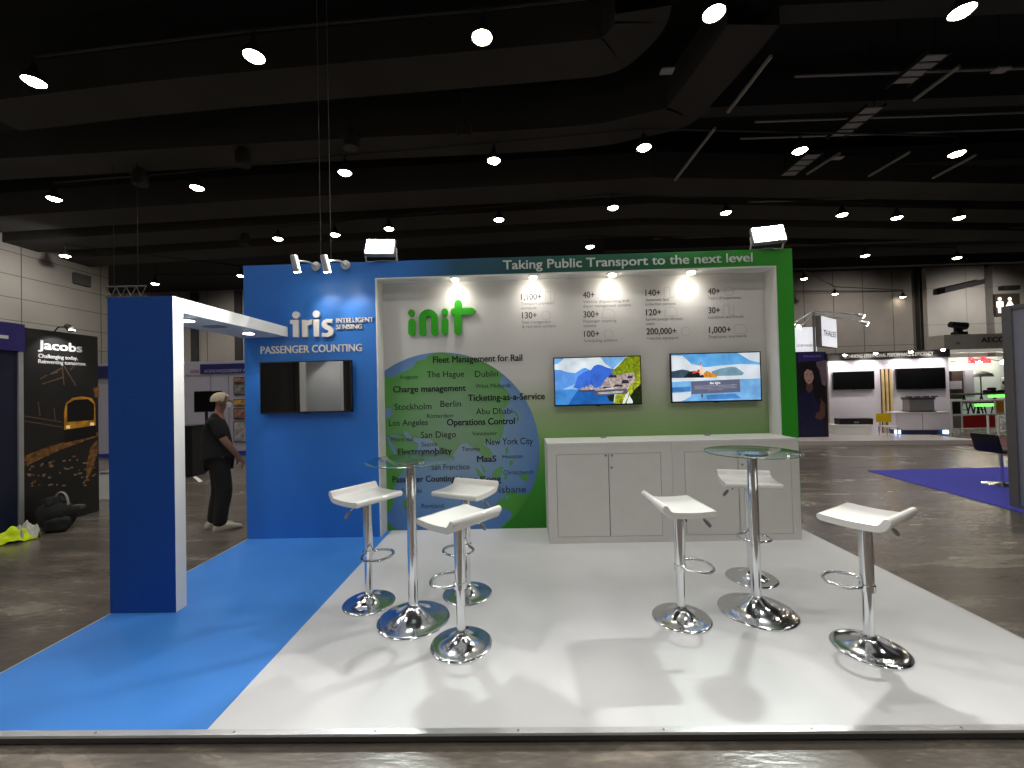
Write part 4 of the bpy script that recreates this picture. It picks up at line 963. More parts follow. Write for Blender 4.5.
b.tube([(.095, 0, 1.575), (.112, 0, 1.545), (.098, 0, 1.532)], [.010, .014, .012], 10)      # nose
for sy in (-1, 1):                                                                         # ears, eyes
    b.tube([(-.008, sy * .072, 1.575), (-.018, sy * .086, 1.56), (-.008, sy * .08, 1.53), (.0, sy * .072, 1.52)], [.012, .016, .014, .008], 8)
    b.tube([(.080, sy * .03, 1.568), (.088, sy * .03, 1.568)], [.012, .009], 8, mi=1)
b.tube([(.090, -.022, 1.508), (.098, 0, 1.508), (.090, .022, 1.508)], .006, 8, mi=2)         # mouth
b.V = [v + per.location for v in b.V]
b.build('body', [SKIN, mat('eye_dark', (40, 30, 26), rough=.3), mat('lips', (130, 78, 70), rough=.5)], per, True)
tee_n = [((-.035, 0, .76), (.165, .185)), ((-.04, 0, .90), (.165, .185)), ((-.05, 0, 1.04), (.155, .18)), ((-.06, 0, 1.22), (.14, .185)), ((-.062, 0, 1.35), (.105, .165)), ((-.035, 0, 1.405), (.07, .075)), ((-.06, -.18, 1.345), .084), ((-.028, -.205, 1.24), .074), ((.0, -.218, 1.10), .07), ((-.06, .18, 1.345), .084), ((-.055, .21, 1.24), .074), ((-.05, .225, 1.10), .07)]
b = skin_mesh(tee_n, [(0, 1), (1, 2), (2, 3), (3, 4), (4, 5), (4, 6), (6, 7), (7, 8), (4, 9), (9, 10), (10, 11)]); b.V = [v + per.location for v in b.V]; tag(b.build('t_shirt', TEE, per, True), 'loose black t-shirt')
tr_n = [((-.03, 0, .93), (.15, .16)), ((-.03, -.09, .80), .115), ((.005, -.10, .62), .10), ((.02, -.10, .46), .094), ((-.015, -.10, .26), .088), ((-.035, -.10, .045), .080), ((-.03, .09, .80), .115), ((-.03, .10, .62), .10), ((-.02, .10, .46), .094), ((-.06, .10, .26), .088), ((-.09, .10, .045), .080)]
b = skin_mesh(tr_n, [(0, 1), (1, 2), (2, 3), (3, 4), (4, 5), (0, 6), (6, 7), (7, 8), (8, 9), (9, 10)]); b.V = [v + per.location for v in b.V]; tag(b.build('trousers', TRO, per, True), 'baggy black work trousers')
for fx, fy in ((.02, -.10), (-.06, .10)):
    b = MB(); vs = []; fs = []; n = 16; secs = [(-.10, .036, .05), (-.08, .044, .085), (-.02, .046, .10), (.06, .05, .085), (.13, .052, .062), (.18, .042, .045), (.195, .022, .03)]
    for x, w, h in secs:
        for k in range(n):
            a = 2 * PI * k / n; yy = w * math.cos(a); zz = max(0.0, h * .5 + h * .5 * math.sin(a) * 1.0) if math.sin(a) > 0 else h * .5 * (1 + max(-1, math.sin(a) * 1.6))
            vs.append((per.location.x + fx + x - .02, per.location.y + fy + yy, max(0, zz)))
    for i in range(len(secs) - 1):
        for k in range(n): fs.append((i * n + k, i * n + (k + 1) % n, (i + 1) * n + (k + 1) % n, (i + 1) * n + k))
    fs += [tuple(range(n - 1, -1, -1)), tuple((len(secs) - 1) * n + k for k in range(n))]
    b.add(vs, fs); b.build('shoe', SHOE, per, True)
b = MB(); vs = []; fs = []; nr, ns = 10, 24; hc = Vector((-.004, 0, 1.572)) + per.location
for i in range(nr + 1):
    for j in range(ns):
        a = 2 * PI * j / ns; lim = 1.75 if math.cos(a) < .35 else 1.08; th = lim * i / nr
        vs.append(hc + Vector((.108 * math.sin(th) * math.cos(a), .092 * math.sin(th) * math.sin(a), .098 * math.cos(th) + .004)))
for i in range(nr):
    for j in range(ns): fs.append((i * ns + j, i * ns + (j + 1) % ns, (i + 1) * ns + (j + 1) % ns, (i + 1) * ns + j))
b.add(vs, fs); b.build('hair', HAIR, per, True)
b = MB(); vs = []
for i in range(5):
    for j in range(9):
        a = -1.15 + 2.3 * j / 8; z = 1.485 + .062 * i / 4; rr = (.088, .098, .104, .102, .094)[i]
        vs.append(per.location + Vector((.01 + rr * math.cos(a) * .97, .078 * math.sin(a) * 1.02, z)))
fs = [(i * 9 + j, i * 9 + j + 1, (i + 1) * 9 + j + 1, (i + 1) * 9 + j) for i in range(4) for j in range(8)]
b.add(vs, fs); tag(b.build('face_mask', WPR, per, True), 'white face mask')

per.rotation_euler = (0, 0, math.radians(38)); per.location.x = -.67
# ================================================================== right side booths
CARP = mat('blue_carpet', (62, 64, 168), rough=.95, var=.08, scale=30)
pA, pB, pC = onz(868, 470.5, .008), onz(1004, 507.5, .008), onz(1100, 468, .008)
mb = MB(); d_ = Vector((0, 0, .007)); far = pA + (pC - pA) * 1.0; nr_ = pB + (pB - pA) * .5
q4 = [pA, nr_, Vector((nr_.x + 6, nr_.y - .4, .008)), Vector((pA.x + 10, pA.y + .3, .008))]
mb.add(q4 + [v - d_ for v in q4], [(0, 1, 2, 3), (7, 6, 5, 4), (0, 4, 5, 1), (1, 5, 6, 2), (2, 6, 7, 3), (3, 7, 4, 0)]); tag(mb.build('carpet', CARP), 'flat blue carpet on the concrete at right', 'carpet')
# grey partition at the right edge
r = thing('partition_panel', 'grey framed partition panel cut by the right edge of the picture', 'partition', (9.14, -.1, 0))
mb = MB(); mb.box(9.105, 9.175, .74, .84, 0, 2.5); mb.build('post', mat('grey_aluminium', (112, 112, 116), rough=.4, metal=.3), r)
mb = MB(); mb.box(9.125, 9.16, -1.2, .74, .05, 2.47); mb.build('infill', mat('blue_grey_infill', (132, 134, 152), rough=.6), r)
mb = MB(); mb.box(9.112, 9.172, -1.2, .74, 2.45, 2.5); mb.build('top_rail', mat('grey_aluminium', (112, 112, 116)), r)
mb = MB(); mb.box(9.112, 9.172, -1.2, .74, 0, .05); mb.build('bottom_rail', mat('grey_aluminium', (112, 112, 116)), r)
# chair on the carpet
cb = onz(1003, 485, .008)
r = thing('swivel_chair', 'dark chair on thin metal stem on the blue carpet, half behind the partition', 'chair', (cb.x, cb.y, .008))
s_ = lambda x, y, z: (cb.x + x, cb.y + y, .008 + z)
mb = MB(); mb.lathe([(.22, 0), (.22, .012), (.04, .03), (.0, .032)], 28, s_(0, 0, 0)); mb.build('base', CHROME, r, True)
mb = MB(); mb.tube([s_(0, 0, .03), s_(-.02, 0, .5)], .022, 12); mb.build('stem', CHROME, r, True)
mb = MB(); mb.box(cb.x - .20, cb.x + .2, cb.y - .19, cb.y + .19, .50, .55, 0, .025); mb.build('seat', BLACKP, r, True)
mb = MB(); mb.box(-.02, .02, -.18, .18, 0, .26, 0, .015); R = Matrix.Rotation(math.radians(-14), 3, 'Y'); mb.V = [R @ v + Vector((cb.x - .19, cb.y, .53)) for v in mb.V]; mb.build('backrest', BLACKP, r, True)

RW = Frame((12.05, 8.0, .11), (3.4, -.7, 0))       # wall of the white booth
STW = mat('booth_white', (214, 208, 214), rough=.5, var=.02)
rb = thing('booth_floor', 'low white booth platform under the booth with two blank screens', 'platform', (12.6, 7.4, 0))
fl = [onz(776, 441, .12), onz(868, 440.5, .12), onz(979, 439.5, .12)]
A_, B_ = fl[0], fl[2]; back = Vector((0, 2.2, 0))
mb = MB(); vs = [A_, B_, B_ + back, A_ + back]; vs = [Vector((v.x, v.y, .11)) for v in vs]
mb.add(vs + [Vector((v.x, v.y, 0)) for v in vs], [(0, 1, 2, 3), (7, 6, 5, 4), (0, 4, 5, 1), (1, 5, 6, 2), (2, 6, 7, 3), (3, 7, 4, 0)]); mb.build('deck', mat('pale_deck', (190, 182, 180), rough=.35), rb)
def rw(x0, y0, x1, y1, d=0): return RW.rect(x0, y0, x1, y1, d)
bw = thing('exhibition_booth', 'white booth wall with black header and two blank screens on the right', 'booth', (RW.p(1.7, 0)))
s0, s1 = RW.st(829, 400)[0], RW.st(950, 400)[0]; ta = (RW.st(840, 362)[1] + RW.st(940, 355.5)[1]) / 2; tb = (RW.st(840, 354)[1] + RW.st(940, 348.5)[1]) / 2
mb = MB(); mb.fbox(RW, s0, s1, 0, ta, -.12, 0); mb.build('wall_panel', STW, bw)
mb = MB(); mb.fbox(RW, s0 - .02, s1 + .02, ta, tb, -.12, .04); hd = mb.build('header', mat('black_header', (24, 22, 24), rough=.5), bw)
mb = MB(); u0, u1 = RW.st(843, 357)[0], RW.st(932, 352)[0]; mb.text(RW, 'RETHINKING OPERATIONAL PERFORMANCE & EFFICIENCY', u0, u1, ta + .06, .10, d=.042, bold=.02); mb.build('header_lettering', WPR, hd)
mb = MB(); u0, u1 = rw(881, 369, 892.5, 433)[:2]; v0, v1 = rw(881, 369, 892.5, 433)[2:]
mb.fbox(RW, u0, u1, v0, v1, .0, .012, 1)
for k in range(3): w = (u1 - u0); mb.fbox(RW, u0 + w * (.08 + .34 * k), u0 + w * (.26 + .34 * k), v0, v1, .012, .05, 0)
mb.build('slat_panel', [mat('pale_wood', (206, 178, 122), rough=.5, var=.15), mat('slat_back', (70, 46, 40), rough=.7)], bw)
mb = MB(); u0, u1, v0, v1 = rw(826.5, 372, 830, 432); mb.fbox(RW, u0 - .05, u1 - .05, v0, v1, -.1, -.02); mb.build('wood_edge', mat('pale_wood', (206, 178, 122)), bw)
for k, (px, py) in enumerate(((838, 355.5), (868, 354), (902, 352.5), (933, 350.5))):
    p = RW.p(*RW.st(px, py), .35)
    r = thing('booth_spotlight', 'small bright spotlight on the black booth header, %s of four' % ORD[k].replace('fourth from left', 'rightmost'), 'spotlight', p, 'spotlights on the black header')
    m = MB(); m.tube([RW.p(RW.st(px, py)[0], tb - .05, .055), p + Vector((0, 0, .03))], .01, 6); m.build('arm', BLACKM, r)
    m = MB(); m.tube([p + Vector((0, 0, .04)), p], [.03, .045], 12); m.build('lamp_head', BLACKM, r, True); m = MB(); m.lathe([(.045, -.002), (.05, -.02), (.0, -.05)], 12, p); m.build('bulb', BULB, r, True)
    lamp('booth_light', 'SPOT', p - Vector((0, 0, .06)), 30, (1, .96, 1), .04, p + Vector((0, 1.0, -1.6)), 110, .7)
tv(RW, 833.5, 371.5, 874.5, 389.5, 'blank black screen on the white booth wall, left of the wooden slats', dull, d=.03)
tv(RW, 896.5, 368, 945.5, 389, 'blank black screen on the white booth wall, right of the wooden slats', dull, d=.03)
# white counter with machine, low white bench with black unit, yellow chair
u0, u1, v0, v1 = rw(896, 412, 949, 433, .45); zc = v1
r = thing('booth_counter', 'white two-door counter with blue glowing plinth under the right blank screen', 'counter', RW.p((u0 + u1) / 2, 0, .25))
mb = MB(); mb.fbox(RW, u0, u1, .13, zc - .03, .07, .45); mb.build('body', STW, r)
um = (u0 + u1) / 2
for a, b in ((u0 + .02, um - .008), (um + .008, u1 - .02)): mb = MB(); mb.fbox(RW, a, b, .16, zc - .06, .452, .468); mb.build('door', STW, r)
mb = MB(); mb.fbox(RW, u0 - .02, u1 + .02, zc - .03, zc, .06, .48); mb.build('top', WHITE, r)
mb = MB(); mb.fbox(RW, u0 + .06, u1 - .06, 0, .13, .08, .40); mb.build('plinth', mat('plinth_navy', (40, 52, 84), rough=.5), r)
for a in (u0 + .0, u1 - .12): mb = MB(); mb.fbox(RW, a, a + .1, .02, .12, .36, .46); mb.build('glow_light', mat('blue_glow', (170, 200, 255), emit=3), r)
p = RW.p(*RW.st(918, 411)); a, b, t0, t1 = rw(908.5, 395, 935.5, 408.5, .4)
r = thing('grey_machine', 'grey boxy machine standing on the white booth counter', 'machine', RW.p((a + b) / 2, zc, .25))
mb = MB(); mb.fbox(RW, a, b, zc, zc + .03, .1, .42); mb.build('base', BLACKP, r); mb = MB(); mb.fbox(RW, a + .02, b - .03, zc + .03, zc + .34, .12, .40); mb.build('body', mat('brushed_grey', (140, 138, 138), rough=.4, metal=.4), r)
mb = MB(); mb.fbox(RW, a + .0, b - .01, zc + .34, zc + .40, .10, .42); mb.build('lid', mat('dark_lid', (66, 64, 66), rough=.5), r)
for k in range(4): mb = MB(); mb.fbox(RW, a + .05 + k * .2, a + .15 + k * .2, zc + .40, zc + .43, .2, .3); mb.build('feeder', BLACKP, r)
a, b, t0, t1 = rw(835, 426, 871, 436.5, .5)
r = thing('white_bench', 'low white bench unit under the left blank screen', 'bench', RW.p((a + b) / 2, 0, .3))
mb = MB(); mb.fbox(RW, a, b, .0, max(.25, t1), .02, .5); mb.build('body', WHITE, r)
mb = MB(); mb.fbox(RW, a - .02, b + .02, max(.25, t1), max(.25, t1) + .03, .01, .52); mb.build('top', WHITE, r); zbn = max(.25, t1) + .03
a2, b2, t0, t1 = rw(838, 420, 871, 425.5, .3)
r = thing('soundbar_unit', 'black media unit lying on the low white bench', 'media unit', RW.p((a2 + b2) / 2, zbn, .3))
mb = MB(); mb.fbox(RW, a2, b2, zbn, zbn + .17, .1, .4); mb.build('body', BLACKP, r); mb = MB(); mb.fbox(RW, a2 + .35, b2 - .35, zbn + .04, zbn + .09, .4, .405); mb.build('display', GREYP, r)
yc = onz(883, 436, .11)
r = thing('yellow_chair', 'small yellow-backed chair by the wooden slats', 'chair', (yc.x, yc.y, .11))
cf = Frame((yc.x, yc.y, .11), (1, -.15, 0))
a, b, t0, t1 = cf.rect(876.5, 413.5, 891, 422)
YEL = mat('yellow_plastic', (222, 184, 16), rough=.4)
mb = MB(); mb.fbox(cf, a, b, t0, t1, -.02, .02); mb.build('backrest', YEL, r); mb = MB(); mb.fbox(cf, a + .03, b - .03, t0 - .12, t0 - .09, -.02, .34); mb.build('seat', WHITE, r)
for s in (a + .05, b - .05):
    for dd in (0, .3): mb = MB(); mb.tube([cf.p(s, t0 - .1, dd), cf.p(s, 0, dd)], .012, 8); mb.build('leg', CHROME, r, True)
for s in (a + .08, b - .08): mb = MB(); mb.tube([cf.p(s, t0 - .1, 0), cf.p(s, t0 + .02, 0)], .01, 8); mb.build('back_support', BLACKM, r, True)

# tall printed panel with a long-haired woman, and the white box signs over it
TF = Frame((0, 7.12, .11), (1, 0, 0))
a, b = TF.st(788, 400)[0], TF.st(827.5, 400)[0]; tt = TF.st(812, 352)[1]
r = thing('printed_panel', 'tall dark printed panel showing a long-haired woman beside the green wall end', 'poster panel', ((a + b) / 2, 7.12, .11))
PD = mat('print_dark', (26, 20, 34), rough=.5, var=.3, scale=3)
mb = MB(); mb.fbox(TF, a, b, 0, tt, -.3, 0); mb.build('board', PD, r)
PP = [mat('print_face', (190, 150, 140), rough=.5), mat('print_hair', (20, 16, 18), rough=.5), mat('print_dress', (24, 24, 62), rough=.5, var=.3), mat('print_arm', (96, 66, 58), rough=.5), mat('print_violet', (52, 40, 110), rough=.5, var=.2), mat('print_pale', (110, 96, 108), rough=.5, var=.3)]
mb = MB()
def tp(pts, k, mi): mb.fpoly(TF, [TF.st(x, y) for x, y in pts], .001 + .001 * k, mi)
tp([(798, 353), (824, 352), (824, 360), (798, 362)], 0, 4); tp([(816, 362), (826, 360), (826, 386), (821, 384), (818, 372)], 0, 5)
tp([(801, 372), (804, 365), (809, 362), (815, 363), (819, 370), (822, 384), (826, 402), (826, 418), (818, 416), (812, 392), (803, 400), (800, 392)], 1, 1)
tp([(799, 396), (806, 389), (814, 390), (820, 400), (823, 420), (824, 440), (798, 440), (797, 410)], 2, 2)
tp([(820, 398), (825, 404), (825, 416), (821, 420), (815, 418), (816, 413), (820, 411)], 3, 3)
tp([(806, 380), (812, 380), (813, 389), (809, 393), (806, 390)], 3, 3)
tp([(804, 373), (806, 369), (810, 368), (813, 371), (814, 377), (812, 382), (809, 384.5), (806, 382), (804, 378)], 4, 0)
tp([(803, 374), (804, 367), (809, 365), (814, 368), (815, 376), (817, 390), (821, 402), (819, 408), (813, 392), (814, 378), (812, 371), (807, 369)], 5, 1)
for x0_, x1_ in ((806, 807.4), (810, 811.4)): tp([(x0_, 374.2), (x1_, 374), (x1_, 374.9), (x0_, 375.1)], 5, 1)
tp([(807, 380), (810, 379.8), (808.5, 381)], 5, 3)
mb.build('portrait_print', PP, r)
mb = MB(); s0, t0 = TF.st(803, 357.5); mb.text(TF, 'THALES', s0, TF.st(821, 357)[0], t0, .06, d=.008, bold=.02); mb.build('panel_lettering', mat('lilac_ink', (150, 140, 200), rough=.5), r)
SIGN = mat('lit_sign_face', (236, 238, 244), emit=.75)
SGF = mat('sign_edge', (110, 106, 102), rough=.6)
S1 = Frame((0, 7.3, 0), (1, 0, 0))
a, b, t0, t1 = S1.rect(789, 327, 817, 352)
r = thing('lit_box_sign', 'white lit box sign facing front above the printed panel', 'sign', ((a + b) / 2, 7.3, t0))
mb = MB(); mb.fbox(S1, a, b, t0, t1, -.15, -.002); mb.build('case', SGF, r); mb = MB(); mb.frect(S1, a + .01, b - .01, t0 + .01, t1 - .01, 0); mb.build('face', SIGN, r)
mb = MB(); mb.text(S1, 'all air transport', S1.st(797, 343)[0], b - .04, t0 + .15, .09, d=.002, bold=.01); mb.build('sign_lettering', mat('sign_grey_ink', (120, 116, 150), rough=.6), r)
o_ = ony(821.5, 331, 7.1); S2 = Frame((o_.x, 7.1, 0), (1, .8, 0))
q0, q1 = S2.st(821.5, 346)[1], S2.st(821.5, 315.5)[1]; w2 = S2.st(837, 338)[0]
r = thing('lit_box_sign', 'white lit box sign turned to the right on its grey edge', 'sign', (o_.x, 7.1, q0))
mb = MB(); mb.fbox(S2, 0, w2, q0, q1, -.14, -.002); mb.build('case', SGF, r); mb = MB(); mb.frect(S2, .01, w2 - .01, q0 + .01, q1 - .01, 0); mb.build('face', SIGN, r)
mb = MB(); mb.text(S2, 'THALES', w2 * .12, w2 * .94, q0 + (q1 - q0) * .36, .16, d=.002, bold=.02); mb.build('sign_lettering', mat('sign_grey_ink', (120, 116, 150)), r)
pole = S2.p(.02, 0, -.05)
mb = MB(); ptop = Vector((pole.x - .12, pole.y + .05, q1 + .10)); mb.tube([(pole.x - .12, pole.y + .05, tt + .12), ptop], .03, 8)
tag(mb.build('sign_pole', SGF), 'short grey pole carrying the white box signs', 'pole')
for k, (ax0, ay0, ax1, ay1, w) in enumerate(((821, 317, 796, 322, 'far left'), (818, 322, 803, 325, 'near left'), (826, 317, 857, 314.5, 'upper right'), (830, 320, 861, 322, 'lower right'))):
    p0, p1 = ptop + Vector((.04 if ax1 > ax0 else -.04, -.05, .03 - .07 * (k % 2))), ony(ax1, ay1, 6.9); hd_ = (p1 - p0).normalized()
    r = thing('arm_floodlight', 'bright flood lamp on a long thin arm over the box signs, %s arm' % w, 'floodlight', p0, 'arm lamps over the box signs')
    m = MB(); m.tube([p0, p1], .018, 8); m.build('arm', ALU, r, True)
    e_ = Vector((.13 * (1 if ax1 > ax0 else -1), -.03, -.06))
    m = MB(); m.tube([p1, p1 + e_ * .3, p1 + e_], [.03, .05, .07], 12); m.build('lamp_head', ALU, r, True); m = MB(); m.tube([p1 + e_ * .98, p1 + e_ * 1.12], [.065, .05], 12); m.build('bulb', BULB, r, True)

# booth with the pale header, red neon word, rails and green lit tables
HF = Frame((0, 9.6, 0), (1, 0, 0))
a, b = HF.st(944, 340)[0], HF.st(1060, 340)[0]; t0, t1 = HF.st(975, 352)[1], HF.st(975, 334)[1]
r = thing('booth_header', 'long pale header beam with black letters at far right', 'header', ((a + b) / 2, 9.6, t0))
HDM = mat('pale_header', (186, 182, 174), rough=.5)
mb = MB(); mb.fbox(HF, a, b, t0 + .1, t1, -.6, 0); mb.build('beam_box', HDM, r); mb = MB(); mb.fbox(HF, a + .1, b, t0, t0 + .1, -.5, -.02); mb.build('light_strip', mat('pale_lit_strip', (226, 224, 210), emit=.3), r)
s0, q0 = HF.st(981, 342.5); s1 = HF.st(1012, 341)[0]; mb = MB(); mb.text(HF, 'AECOM', s0, s1, q0, HF.st(981, 337.3)[1] - q0, d=.003, bold=.03); mb.build('header_lettering', INK, r)
mb = MB(); u, v = HF.st(958, 343.5); mb.fbox(HF, u - .07, u + .07, v - .03, v + .05, 0, .004); mb.build('small_mark', GREYP, r)
for s in (a + .15, b - .3): mb = MB(); mb.fbox(HF, s, s + .12, 0, t0 + .1, -.4, -.28); mb.build('post', HDM, r)
pr_ = HF.p(*HF.st(968, 334), -.3)
r = thing('moving_head_lamp', 'black stage lamp standing on the pale header beam', 'stage lamp', (pr_.x, pr_.y, t1))
mb = MB(); mb.box(pr_.x - .15, pr_.x + .2, pr_.y - .12, pr_.y + .12, t1, t1 + .12, 0, .02); mb.build('base', BLACKP, r); mb = MB(); mb.box(pr_.x - .12, pr_.x + .12, pr_.y - .05, pr_.y + .05, t1 + .12, t1 + .3, 0, .02); mb.build('yoke', BLACKP, r)
mb = MB(); mb.tube([(pr_.x - .26, pr_.y, t1 + .38), (pr_.x + .2, pr_.y - .05, t1 + .3)], [.10, .13], 14); mb.build('lamp_head', BLACKP, r, True)
GW_ = Frame((0, 11.4, 0), (1, 0, 0))
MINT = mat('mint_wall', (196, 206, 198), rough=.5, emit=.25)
a, b = GW_.st(948, 380)[0], GW_.st(1060, 380)[0]; t1 = GW_.st(975, 357)[1]
r = thing('exhibition_booth', 'pale mint booth wall with a red word at far right', 'booth', ((a + b) / 2, 11.4, 0))
mb = MB(); mb.fbox(GW_, a, b, 0, t1, -.1, 0); mb.build('wall_panel', MINT, r)
s0, q0 = GW_.st(969.5, 363.3, .05); s1 = GW_.st(991, 363, .05)[0]; mb = MB(); mb.text(GW_, 'Stadlin', s0, s1, q0, GW_.st(969.5, 357.2)[1] - q0, d=.02, depth=.03, bold=.03); mb.build('red_word', mat('red_neon', (236, 60, 70), emit=1.2), r)
a, b, t0, t1 = GW_.rect(952, 371, 963.5, 399, .1); mb = MB(); mb.fbox(GW_, a, b, t0, t1, .0, .1); mb.build('shelf_niche', mat('dark_brown', (62, 48, 44), rough=.6, var=.2), r)
a, b, t0, t1 = GW_.rect(951.5, 381, 963, 389, .2); mb = MB(); mb.fbox(GW_, a, b, t0, t1, .1, .16); mb.build('pale_box', LILAC, r)
a, b, t0, t1 = GW_.rect(964.5, 370, 973, 397, .1); mb = MB(); mb.fbox(GW_, a, b, t0, t1, .0, .14); mb.build('lilac_panel', LILAC, r)
a, b, t0, t1 = GW_.rect(973, 370.5, 976.5, 374.5, .1); mb = MB(); mb.fbox(GW_, a, b, t0, t1, .0, .05); mb.build('lit_square', SIGN, r)
for k, px in enumerate((961, 979, 1003)):
    p = ony(px, 363 - k * .7, 11.0)
    r = thing('booth_spotlight', 'glaring spotlight on the mint booth wall, %s of the red word' % ('left', 'under the middle', 'right')[k], 'spotlight', p, 'spotlights on the mint wall')
    m = MB(); m.tube([p, (p.x, 11.38, p.z + .1)], .012, 6); m.build('arm', BLACKM, r); m = MB(); m.lathe([(.0, -.09), (.07, -.06), (.08, 0), (.0, .05)], 14, p); m.build('bulb', BULB, r, True)
GRN = mat('green_led', (110, 250, 90), emit=2.2)
def trestle(px0, px1, py, yy, lab, led):
    f = Frame((0, yy, 0), (1, 0, 0)); a, b = f.st(px0, py)[0], f.st(px1, py)[0]; t = f.st((px0 + px1) / 2, py)[1]
    r = thing('display_table', lab, 'table', ((a + b) / 2, yy, 0))
    m = MB(); m.fbox(f, a, b, t - .06, t, -.6, 0); m.build('tabletop', mat('table_grey', (92, 96, 96), rough=.5), r)
    m = MB(); m.fbox(f, a + (b - a) * led[0], a + (b - a) * led[1], t - .16, t - .07, -.02, .0); m.build('led_strip', GRN, r)
    for s in (a + .2, a + (b - a) * .55, b - .2):
        m = MB()
        for sx in (-.22, .22): m.tube([f.p(s, t - .06, -.3), f.p(s + sx, 0, -.3)], .02, 6)
        m.tube([f.p(s - .12, t * .45, -.3), f.p(s + .12, t * .45, -.3)], .015, 6); m.build('trestle', BLACKM, r)
    return r, t, f
r1, tz1, f1 = trestle(967, 1010, 393, 10.6, 'long grey display table with green light strip along the mint wall', (.5, 1.0))
r2, tz2, f2 = trestle(974, 996, 401.5, 9.4, 'black trestle display table with green light strip behind the rails', (.05, .95))
a, b = f1.st(977, 388)[0], f1.st(991, 388)[0]
r = thing('flat_device', 'black flat device lying on the long grey display table', 'device', ((a + b) / 2, 10.3, tz1))
mb = MB(); mb.box(a, b, 10.15, 10.45, tz1, tz1 + .12, 0, .04); mb.build('body', BLACKP, r, True); mb = MB(); mb.box(a + .1, (a + b) / 2, 10.2, 10.4, tz1 + .12, tz1 + .2, 0, .03); mb.build('cover', BLACKM, r, True)
a = f1.st(978, 388)[0]; zt_ = f1.st(980, 374)[1]
r = thing('desk_lamp', 'grey hooded desk lamp on the long grey display table', 'lamp', (a, 10.3, tz1))
mb = MB(); mb.tube([(a, 10.5, tz1), (a, 10.5, zt_ - .05)], .02, 8); mb.build('pole', GREYP, r, True); mb = MB(); mb.lathe([(.26, -.1), (.22, .0), (.08, .08), (0, .09)], 18, (a + .1, 10.5, zt_)); mb.build('lamp_shade', GREYP, r, True)
a = f1.st(998, 388)[0]
r = thing('upright_device', 'pale upright device with dark head at the end of the display table', 'device', (a, 10.3, tz1))
mb = MB(); mb.box(a - .1, a + .18, 10.2, 10.45, tz1, tz1 + .55, 0, .05); mb.build('body', WHITE, r, True); mb = MB(); mb.tube([(a - .12, 10.3, tz1 + .35), (a + .3, 10.28, tz1 + .42)], [.07, .10], 12); mb.build('head', BLACKP, r, True)
# rails with coloured panels
QF = Frame((0, 8.3, 0), (1, 0, 0))
r = thing('rail_screen', 'white pipe rail screen with red, black and orange panels at far right', 'screen', (QF.st(976, 420)[0], 8.3, 0))
a, b = QF.st(951, 414)[0], QF.st(1040, 414)[0]
for py in (400.5, 414.5, 428.5):
    t = QF.st(976, py)[1]; mb = MB(); mb.tube([QF.p(a, t), QF.p(b, t)], .025, 8); mb.build('rail', WHITE, r, True)
tq = [QF.st(976, y)[1] for y in (400.5, 414.5, 428.5)]
for px in (951.5, 961.5, 995.5, 1040):
    s = QF.st(px, 414)[0]; mb = MB(); mb.tube([QF.p(s, 0), QF.p(s, tq[0])], .025, 8); mb.build('post', WHITE, r, True)
for x0_, x1_, k, m_ in ((962.5, 994.5, 1, mat('red_panel', (150, 24, 24), rough=.5)), (952.5, 960.5, 0, mat('black_infill', (30, 30, 30), rough=.5)), (996.5, 1004, 0, mat('orange_panel', (196, 138, 30), rough=.5)), (952.5, 960.5, 1, mat('grey_infill', (120, 116, 112), rough=.5))):
    s0, s1 = QF.st(x0_, 414)[0], QF.st(x1_, 414)[0]; mb = MB(); mb.fbox(QF, s0, s1, tq[k + 1] + .03, tq[k] - .03, -.01, .01); mb.build('infill_panel', m_, r)
f3 = Frame((0, 7.2, 0), (1, 0, 0)); a, b = f3.st(998.5, 430)[0], f3.st(1012, 430)[0]; t0_, t1_ = 0.0, f3.st(1000, 416)[1]
r = thing('truss_column', 'short white lattice truss standing beside the rail screen', 'truss', ((a + b) / 2, 7.2, 0))
for dx in (a, b):
    for dy in (7.2, 7.45): mb = MB(); mb.tube([(dx, dy, 0), (dx, dy, t1_)], .025, 8); mb.build('chord', WHITE, r, True)
mb = MB(); n_ = 5
for k in range(n_): mb.tube([(a if k % 2 else b, 7.2, t1_ * k / n_), (b if k % 2 else a, 7.2, t1_ * (k + 1) / n_)], .018, 6)
mb.build('lattice', WHITE, r, True)
mb = MB(); q4 = [onz(951, 440, .006), onz(1003, 455, .006), onz(1040, 452, .006), onz(1000, 434, .006)]; mb.add(q4 + [v - Vector((0, 0, .005)) for v in q4], [(0, 1, 2, 3), (7, 6, 5, 4), (0, 4, 5, 1), (1, 5, 6, 2), (2, 6, 7, 3), (3, 7, 4, 0)])
tag(mb.build('mat', mat('dull_red_mat', (104, 66, 66), rough=.8)), 'dull red floor mat before the rail screen at far right', 'mat')

